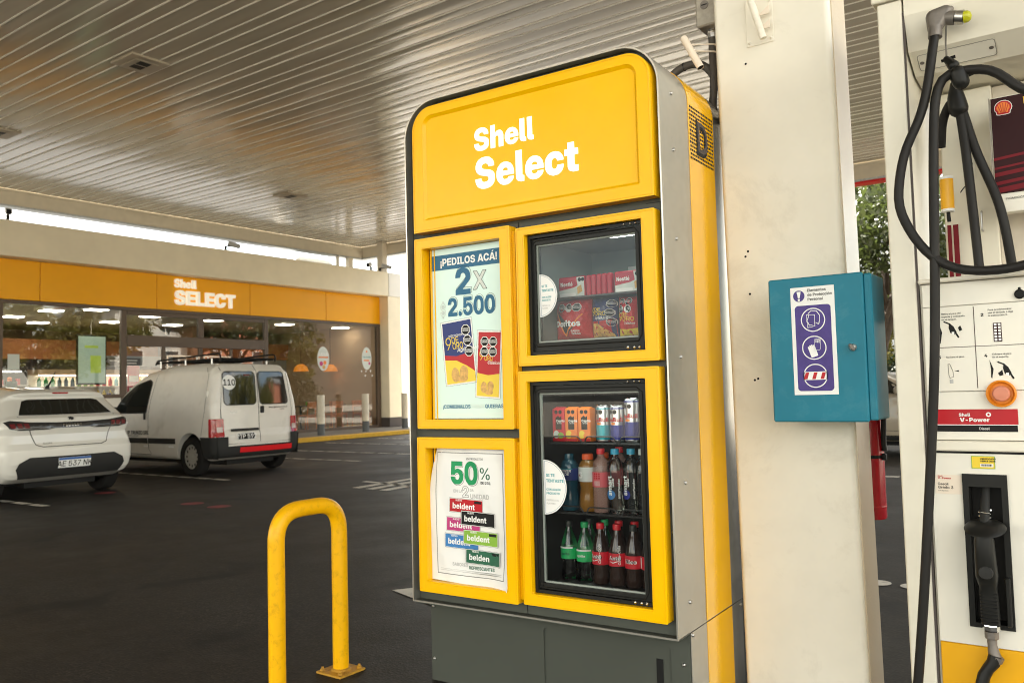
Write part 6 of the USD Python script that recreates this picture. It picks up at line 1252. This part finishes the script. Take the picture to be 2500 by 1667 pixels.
part(pu, 'leaflet_strip', cat(bx(-0.458, -0.446, 3.245, 3.25, 1.53, 1.73), bx(-0.440, -0.424, 3.245, 3.25, 1.55, 1.73)), 'maroon_red')
scn = thing('promotion_screen', 'dark red promotion panel with emblems inside the fuel pump at the right edge', 'screen', (0.0, 3.16, 1.74))
part(scn, 'case', bx(-0.300, 0.38, 3.155, 3.20, 1.735, 2.118, 0.002), 'pump_panel'); part(scn, 'side_edge', bx(-0.3035, -0.3005, 3.15, 3.205, 1.78, 2.118), 'galv'); part(scn, 'panel', wrap(sbox(-0.297, 1.797, 0.38, 2.115), flat_xz(3.1535)), 'maroon')
part(scn, 'stripes', wrap(union_all([Polygon([(-0.297, 1.80+0.026*i+a), (0.38, 1.86+0.026*i+a), (0.38, 1.863+0.026*i+b), (-0.297, 1.803+0.026*i+b)]) for i, (a, b) in enumerate(((0, 0.014), (0, 0.008), (0.002, 0.012), (0, 0.004), (0.004, 0.010)))]).intersection(sbox(-0.297, 1.797, 0.38, 2.115)), flat_xz(3.1528)), 'maroon_red')
shp = [(-0.018, -0.020), (-0.012, -0.022), (0.012, -0.022), (0.018, -0.020), (0.019, -0.012)] + [(0.024*math.sin(a), 0.024*math.cos(a)*0.95) for a in np.linspace(1.9, -1.9, 13)] + [(-0.019, -0.012)]
em = affinity.translate(Polygon(shp).buffer(0), -0.262, 2.080)
part(scn, 'emblem', wrap(em.buffer(0.002), flat_xz(3.1526)), 'print_white'); part(scn, 'emblem', wrap(em, flat_xz(3.1522)), 'print_red'); part(scn, 'emblem', wrap(em.buffer(-0.005), flat_xz(3.1518)), 'print_orange'); part(scn, 'emblem_line', wrap(union_all([LineString([(-0.262+0.004*k, 2.062), (-0.262+0.011*k, 2.094)]).buffer(0.0009) for k in (-1.5, -0.75, 0, 0.75, 1.5)]), flat_xz(3.1515)), 'print_red')
sd_ = Polygon([(-0.018, 0.022), (0.018, 0.022), (0.017, 0.0), (0.010, -0.018), (0, -0.025), (-0.010, -0.018), (-0.017, 0.0)])
part(scn, 'emblem', wrap(affinity.translate(sd_, -0.187, 2.082), flat_xz(3.1522)), 'print_yellow'); part(scn, 'emblem', wrap(affinity.translate(Polygon([(-0.003, -0.012), (0.002, -0.012), (0.004, -0.002), (0.010, 0.004), (0.006, 0.008), (0.004, 0.004), (0.003, 0.012), (-0.003, 0.013), (-0.004, 0.003), (-0.010, 0.001), (-0.006, -0.002)]), -0.187, 2.082), flat_xz(3.1518)), 'print_black')
part(scn, 'print', wrap(text('PROMOCIÓN SIN OBLIGACIÓN DE COMPRA', 0.0065, -0.270, 1.776, 'l', 500, 60), flat_xz(3.1542)), 'print_black')
# hose fittings
el = sub(pu, 'hose_elbow')
def hullspheres(ps): 
    return unmani(m3.Manifold.batch_hull([m3.Manifold.sphere(r, 16).translate(list(p)) for p, r in ps]))
part(el, 'elbow', cat(hullspheres([((-0.415, 2.905, 2.300), 0.020), ((-0.418, 2.915, 2.345), 0.022), ((-0.385, 2.925, 2.352), 0.024)]), hullspheres([((-0.395, 2.945, 2.345), 0.016), ((-0.372, 2.945, 2.368), 0.010)]), tube([(-0.392, 2.92, 2.335), (-0.358, 2.92, 2.327)], 0.022, 14)), 'cast_metal', smooth=45)
part(el, 'ferrule', tube([(-0.412, 2.90, 2.305), (-0.413, 2.895, 2.270)], [0.020, 0.0205], 14), 'cast_metal', smooth=40); part(el, 'sight_ring', tube([(-0.356, 2.92, 2.3265), (-0.334, 2.92, 2.322)], 0.0225, 18), 'steel', smooth=40); part(el, 'sight_glass', lathe([(0.019, 0), (0.018, 0.012), (0.012, 0.020), (0.001, 0.023)], 18, 'x', (0, 0, 0)).apply_translation((0, 0, 0)) if False else sh(T(np.c_[(q := lathe([(0.019, 0), (0.018, 0.012), (0.012, 0.020), (0.001, 0.023)], 18)).vertices[:, 2], q.vertices[:, 1], -q.vertices[:, 0]], q.faces), (-0.334, 2.92, 2.322)), 'lens_green', smooth=40)
bolt(el, -0.374, 2.93, 2.368, '-y', 0.006, 'chrome')
part(pu, 'hose', tube(spline([(-0.412, 2.896, 2.285), (-0.416, 2.885, 2.255), (-0.433, 2.87, 2.140), (-0.471, 2.86, 2.000), (-0.499, 2.855, 1.940), (-0.531, 2.85, 1.812), (-0.533, 2.85, 1.745), (-0.512, 2.85, 1.676), (-0.458, 2.85, 1.587), (-0.388, 2.85, 1.534), (-0.333, 2.85, 1.520), (-0.208, 2.85, 1.523), (-0.10, 2.86, 1.57), (-0.02, 2.87, 1.70), (-0.02, 2.88, 1.88), (-0.08, 2.88, 2.00), (-0.182, 2.87, 2.042), (-0.258, 2.87, 2.116), (-0.338, 2.87, 2.138), (-0.388, 2.87, 2.130), (-0.413, 2.865, 2.082), (-0.424, 2.86, 1.992), (-0.4275, 2.855, 1.925), (-0.438, 2.85, 1.666), (-0.448, 2.85, 1.419), (-0.461, 2.85, 1.204), (-0.480, 2.85, 0.98), (-0.552, 2.85, 0.27), (-0.575, 2.86, 0.10)], 150), 0.0142, 14), 'rubber', smooth=60)
hc = sub(pu, 'hose_clamp'); part(hc, 'clamp', cat(hullspheres([((-0.352, 2.872, 2.132), 0.026), ((-0.345, 2.872, 2.105), 0.024)]), hullspheres([((-0.365, 2.885, 2.165), 0.017), ((-0.385, 2.90, 2.195), 0.010)])), 'gasket', smooth=45); part(hc, 'strap', tube([(-0.40, 2.90, 2.192), (-0.36, 2.90, 2.198)], 0.005, 6), 'gasket'); part(hc, 'hanger', tube([(-0.385, 2.90, 2.195), (-0.39, 2.94, 2.26), (-0.39, 2.97, 2.33)], 0.003, 6), 'steel')
part(pu, 'hose', tube(spline([(-0.256, 3.09, 1.53), (-0.262, 3.08, 1.60), (-0.288, 3.07, 1.774), (-0.338, 3.06, 1.936), (-0.364, 3.05, 2.05), (-0.375, 3.05, 2.09)], 40), 0.0142, 12), 'rubber', smooth=60); part(pu, 'hose', tube(spline([(-0.344, 3.05, 1.52), (-0.352, 3.05, 1.70), (-0.362, 3.045, 1.90), (-0.372, 3.045, 2.04), (-0.390, 3.045, 2.105), (-0.412, 3.06, 2.085), (-0.434, 3.08, 2.03), (-0.443, 3.10, 1.97)], 50), 0.0142, 12), 'rubber', smooth=60)
hc2 = sub(pu, 'hose_clamp'); part(hc2, 'clamp', cat(hullspheres([((-0.383, 3.045, 2.112), 0.026), ((-0.378, 3.045, 2.075), 0.030), ((-0.385, 3.045, 2.155), 0.014)])), 'gasket', smooth=45); part(hc2, 'sight_arm', tube([(-0.375, 3.05, 2.17), (-0.325, 3.05, 2.185)], 0.007, 8), 'gasket'); part(hc2, 'sight_glass', tube([(-0.325, 3.05, 2.185), (-0.305, 3.05, 2.190)], [0.008, 0.004], 8), 'lens_green')
# ------------------------------------------------------------------ trees, hedge and houses around the forecourt
def leaf_cloud(centers, radii, n, size, seed):
    g = np.random.default_rng(seed); centers = np.asarray(centers, float); radii = np.asarray(radii, float)
    pr = radii**2; pr = pr/pr.sum(); k = g.choice(len(centers), n, p=pr)
    d = g.normal(size=(n, 3)); d /= np.linalg.norm(d, axis=1, keepdims=True); r = radii[k]*g.uniform(0.25, 1.0, n)**0.5
    P = centers[k] + d*r[:, None]*[1, 1, 0.75]
    a = g.normal(size=(n, 3)); a /= np.linalg.norm(a, axis=1, keepdims=True); b = np.cross(a, g.normal(size=(n, 3))); b /= np.linalg.norm(b, axis=1, keepdims=True)
    s = size*g.uniform(0.6, 1.4, n)[:, None]
    V = np.stack([P-a*s, P+b*s*0.45, P+a*s, P-b*s*0.45], 1).reshape(-1, 3); i = np.arange(n)*4
    return T(V, np.vstack([np.c_[i, i+1, i+2], np.c_[i, i+2, i+3]]))
def tree(label, x, y, h, cr, seed, leaf, group, n=5200, size=0.13, trunk_r=0.16, lean=(0, 0), low=0.35):
    g = np.random.default_rng(seed); t = thing('street_tree', label, 'tree', (x, y, 0), group=group)
    top = np.array([x+lean[0], y+lean[1], h*0.62]); P = spline([(x, y, -0.05), (x+lean[0]*0.3, y+lean[1]*0.3, h*0.25), tuple(top)], 10)
    part(t, 'trunk', tube(P, np.linspace(trunk_r, trunk_r*0.5, 10), 10), 'bark', smooth=50)
    cs, rs = [], []
    for k in range(9):
        an = 2*PI*k/9+g.uniform(0, 0.5); z0 = h*g.uniform(0.28, 0.5); b = np.array([x+lean[0]*z0/h, y+lean[1]*z0/h, z0]); rr = cr*g.uniform(0.55, 0.95)
        e = b+np.array([rr*math.cos(an), rr*math.sin(an), h*g.uniform(0.12, 0.42)])
        part(t, 'limb', tube(spline([b, (b+e)/2+[0, 0, 0.05*h], e], 8), np.linspace(trunk_r*0.45, 0.02, 8), 7), 'bark', smooth=50)
        cs += [e, (b+2*e)/3+g.normal(0, 0.25, 3)]; rs += [cr*g.uniform(0.28, 0.42), cr*g.uniform(0.2, 0.34)]
    for k in range(7): cs.append(top+np.array([g.normal(0, cr*0.4), g.normal(0, cr*0.4), g.uniform(0, h*0.34)])); rs.append(cr*g.uniform(0.3, 0.45))
    part(t, 'crown', leaf_cloud(cs, rs, n, size, seed+1), leaf)
    return t
# seen in the gap between column and pump
tree('tall green tree with a dark leaning limb in the gap left of the fuel pump', -5.6, 24.2, 8.0, 3.2, 11, 'leaf_green', None, 8000, 0.12, 0.18, (1.4, 0.4))
tree('small yellow green tree behind the beige car', -5.9, 27.0, 4.2, 1.5, 12, 'leaf_yellow', None, 2600, 0.10, 0.08)
cs = [(-7.6+0.9*k, 25.8+0.3*math.sin(k), 1.1+0.35*math.sin(k*2.1)) for k in range(6)]
hd = thing('clipped_hedge', 'dark leafy hedge behind the forecourt in the gap left of the fuel pump', 'hedge', (-5.5, 25.8, 0))
part(hd, 'foliage', leaf_cloud(cs, [1.3]*6, 4200, 0.11, 5), 'leaf_dark'); part(hd, 'stems', cat(*[tube([(c[0], c[1], 0), (c[0], c[1], 1.2)], 0.06, 6) for c in cs]), 'bark', kind='stuff')
def house(name, label, x0, x1, y0, y1, h, mt, face, rows, cols_, cat_='building'):
    t = thing(name, label, cat_, ((x0+x1)/2, (y0+y1)/2, 0))
    part(t, 'wall', bx(x0, x1, y0, y1, 0, h), mt); part(t, 'roof', bx(x0-0.2, x1+0.2, y0-0.2, y1+0.2, h, h+0.3), 'far_grey')
    for i in range(rows):
        for j in range(cols_):
            z = 1.0+3.1*i
            if face == 'y':
                w = (x1-x0)/cols_; a = x0+w*(j+0.25); wn = part(t, 'window', bx(a, a+w*0.5, y0-0.03, y0+0.02, z, z+1.5), 'shop_white'); part(wn, 'window_glass', bx(a+0.08, a+w*0.5-0.08, y0-0.05, y0-0.031, z+0.08, z+1.42), 'far_window')
            else:
                w = (y1-y0)/cols_; a = y0+w*(j+0.25); wn = part(t, 'window', bx(x0-0.03, x0+0.02, a, a+w*0.5, z, z+1.5), 'shop_white'); part(wn, 'window_glass', bx(x0-0.05, x0-0.031, a+0.08, a+w*0.5-0.08, z+0.08, z+1.42), 'far_window')
    return t
house('grey_house', 'pale grey building behind the trees in the gap left of the fuel pump', -24, -2, 44, 52, 9.5, 'far_grey', 'y', 3, 6)
# across the street to the right, seen only as reflections in the glass and metal
for i, (x, y, h, lf) in enumerate(((10.5, 22.3, 6.4, 'leaf_yellow'), (12.0, 26.8, 7.5, 'leaf_yellow'), (17.0, 13.0, 8.5, 'leaf_yellow'), (16.5, 4.0, 8.0, 'leaf_green'))):
    tree(['yellow green street tree reflected in the left shop window', 'second yellow green street tree reflected in the left shop window', 'yellow green street tree mirrored in the van rear windows', 'green street tree mirrored in the car rear window'][i], x, y, h, 3.0, 30+i, lf, None, 5200, 0.17)
house('brick_house', 'orange brick building mirrored in the transom above the shop door', 30, 40, 46.5, 53.5, 11.0, 'far_brick', 'x', 3, 3)
house('white_house', 'white building beside the brick one, mirrored in the shop glass', 32, 42, 39, 46, 9.0, 'far_white', 'x', 3, 2)
house('white_house', 'long white building mirrored in the kiosk side', 34, 44, -12, 20, 8.0, 'far_white', 'x', 2, 8)
house('dark_house', 'dark building mirrored in the right shop window', 28, 40, 54, 80, 13.0, 'far_dark', 'x', 0, 0)
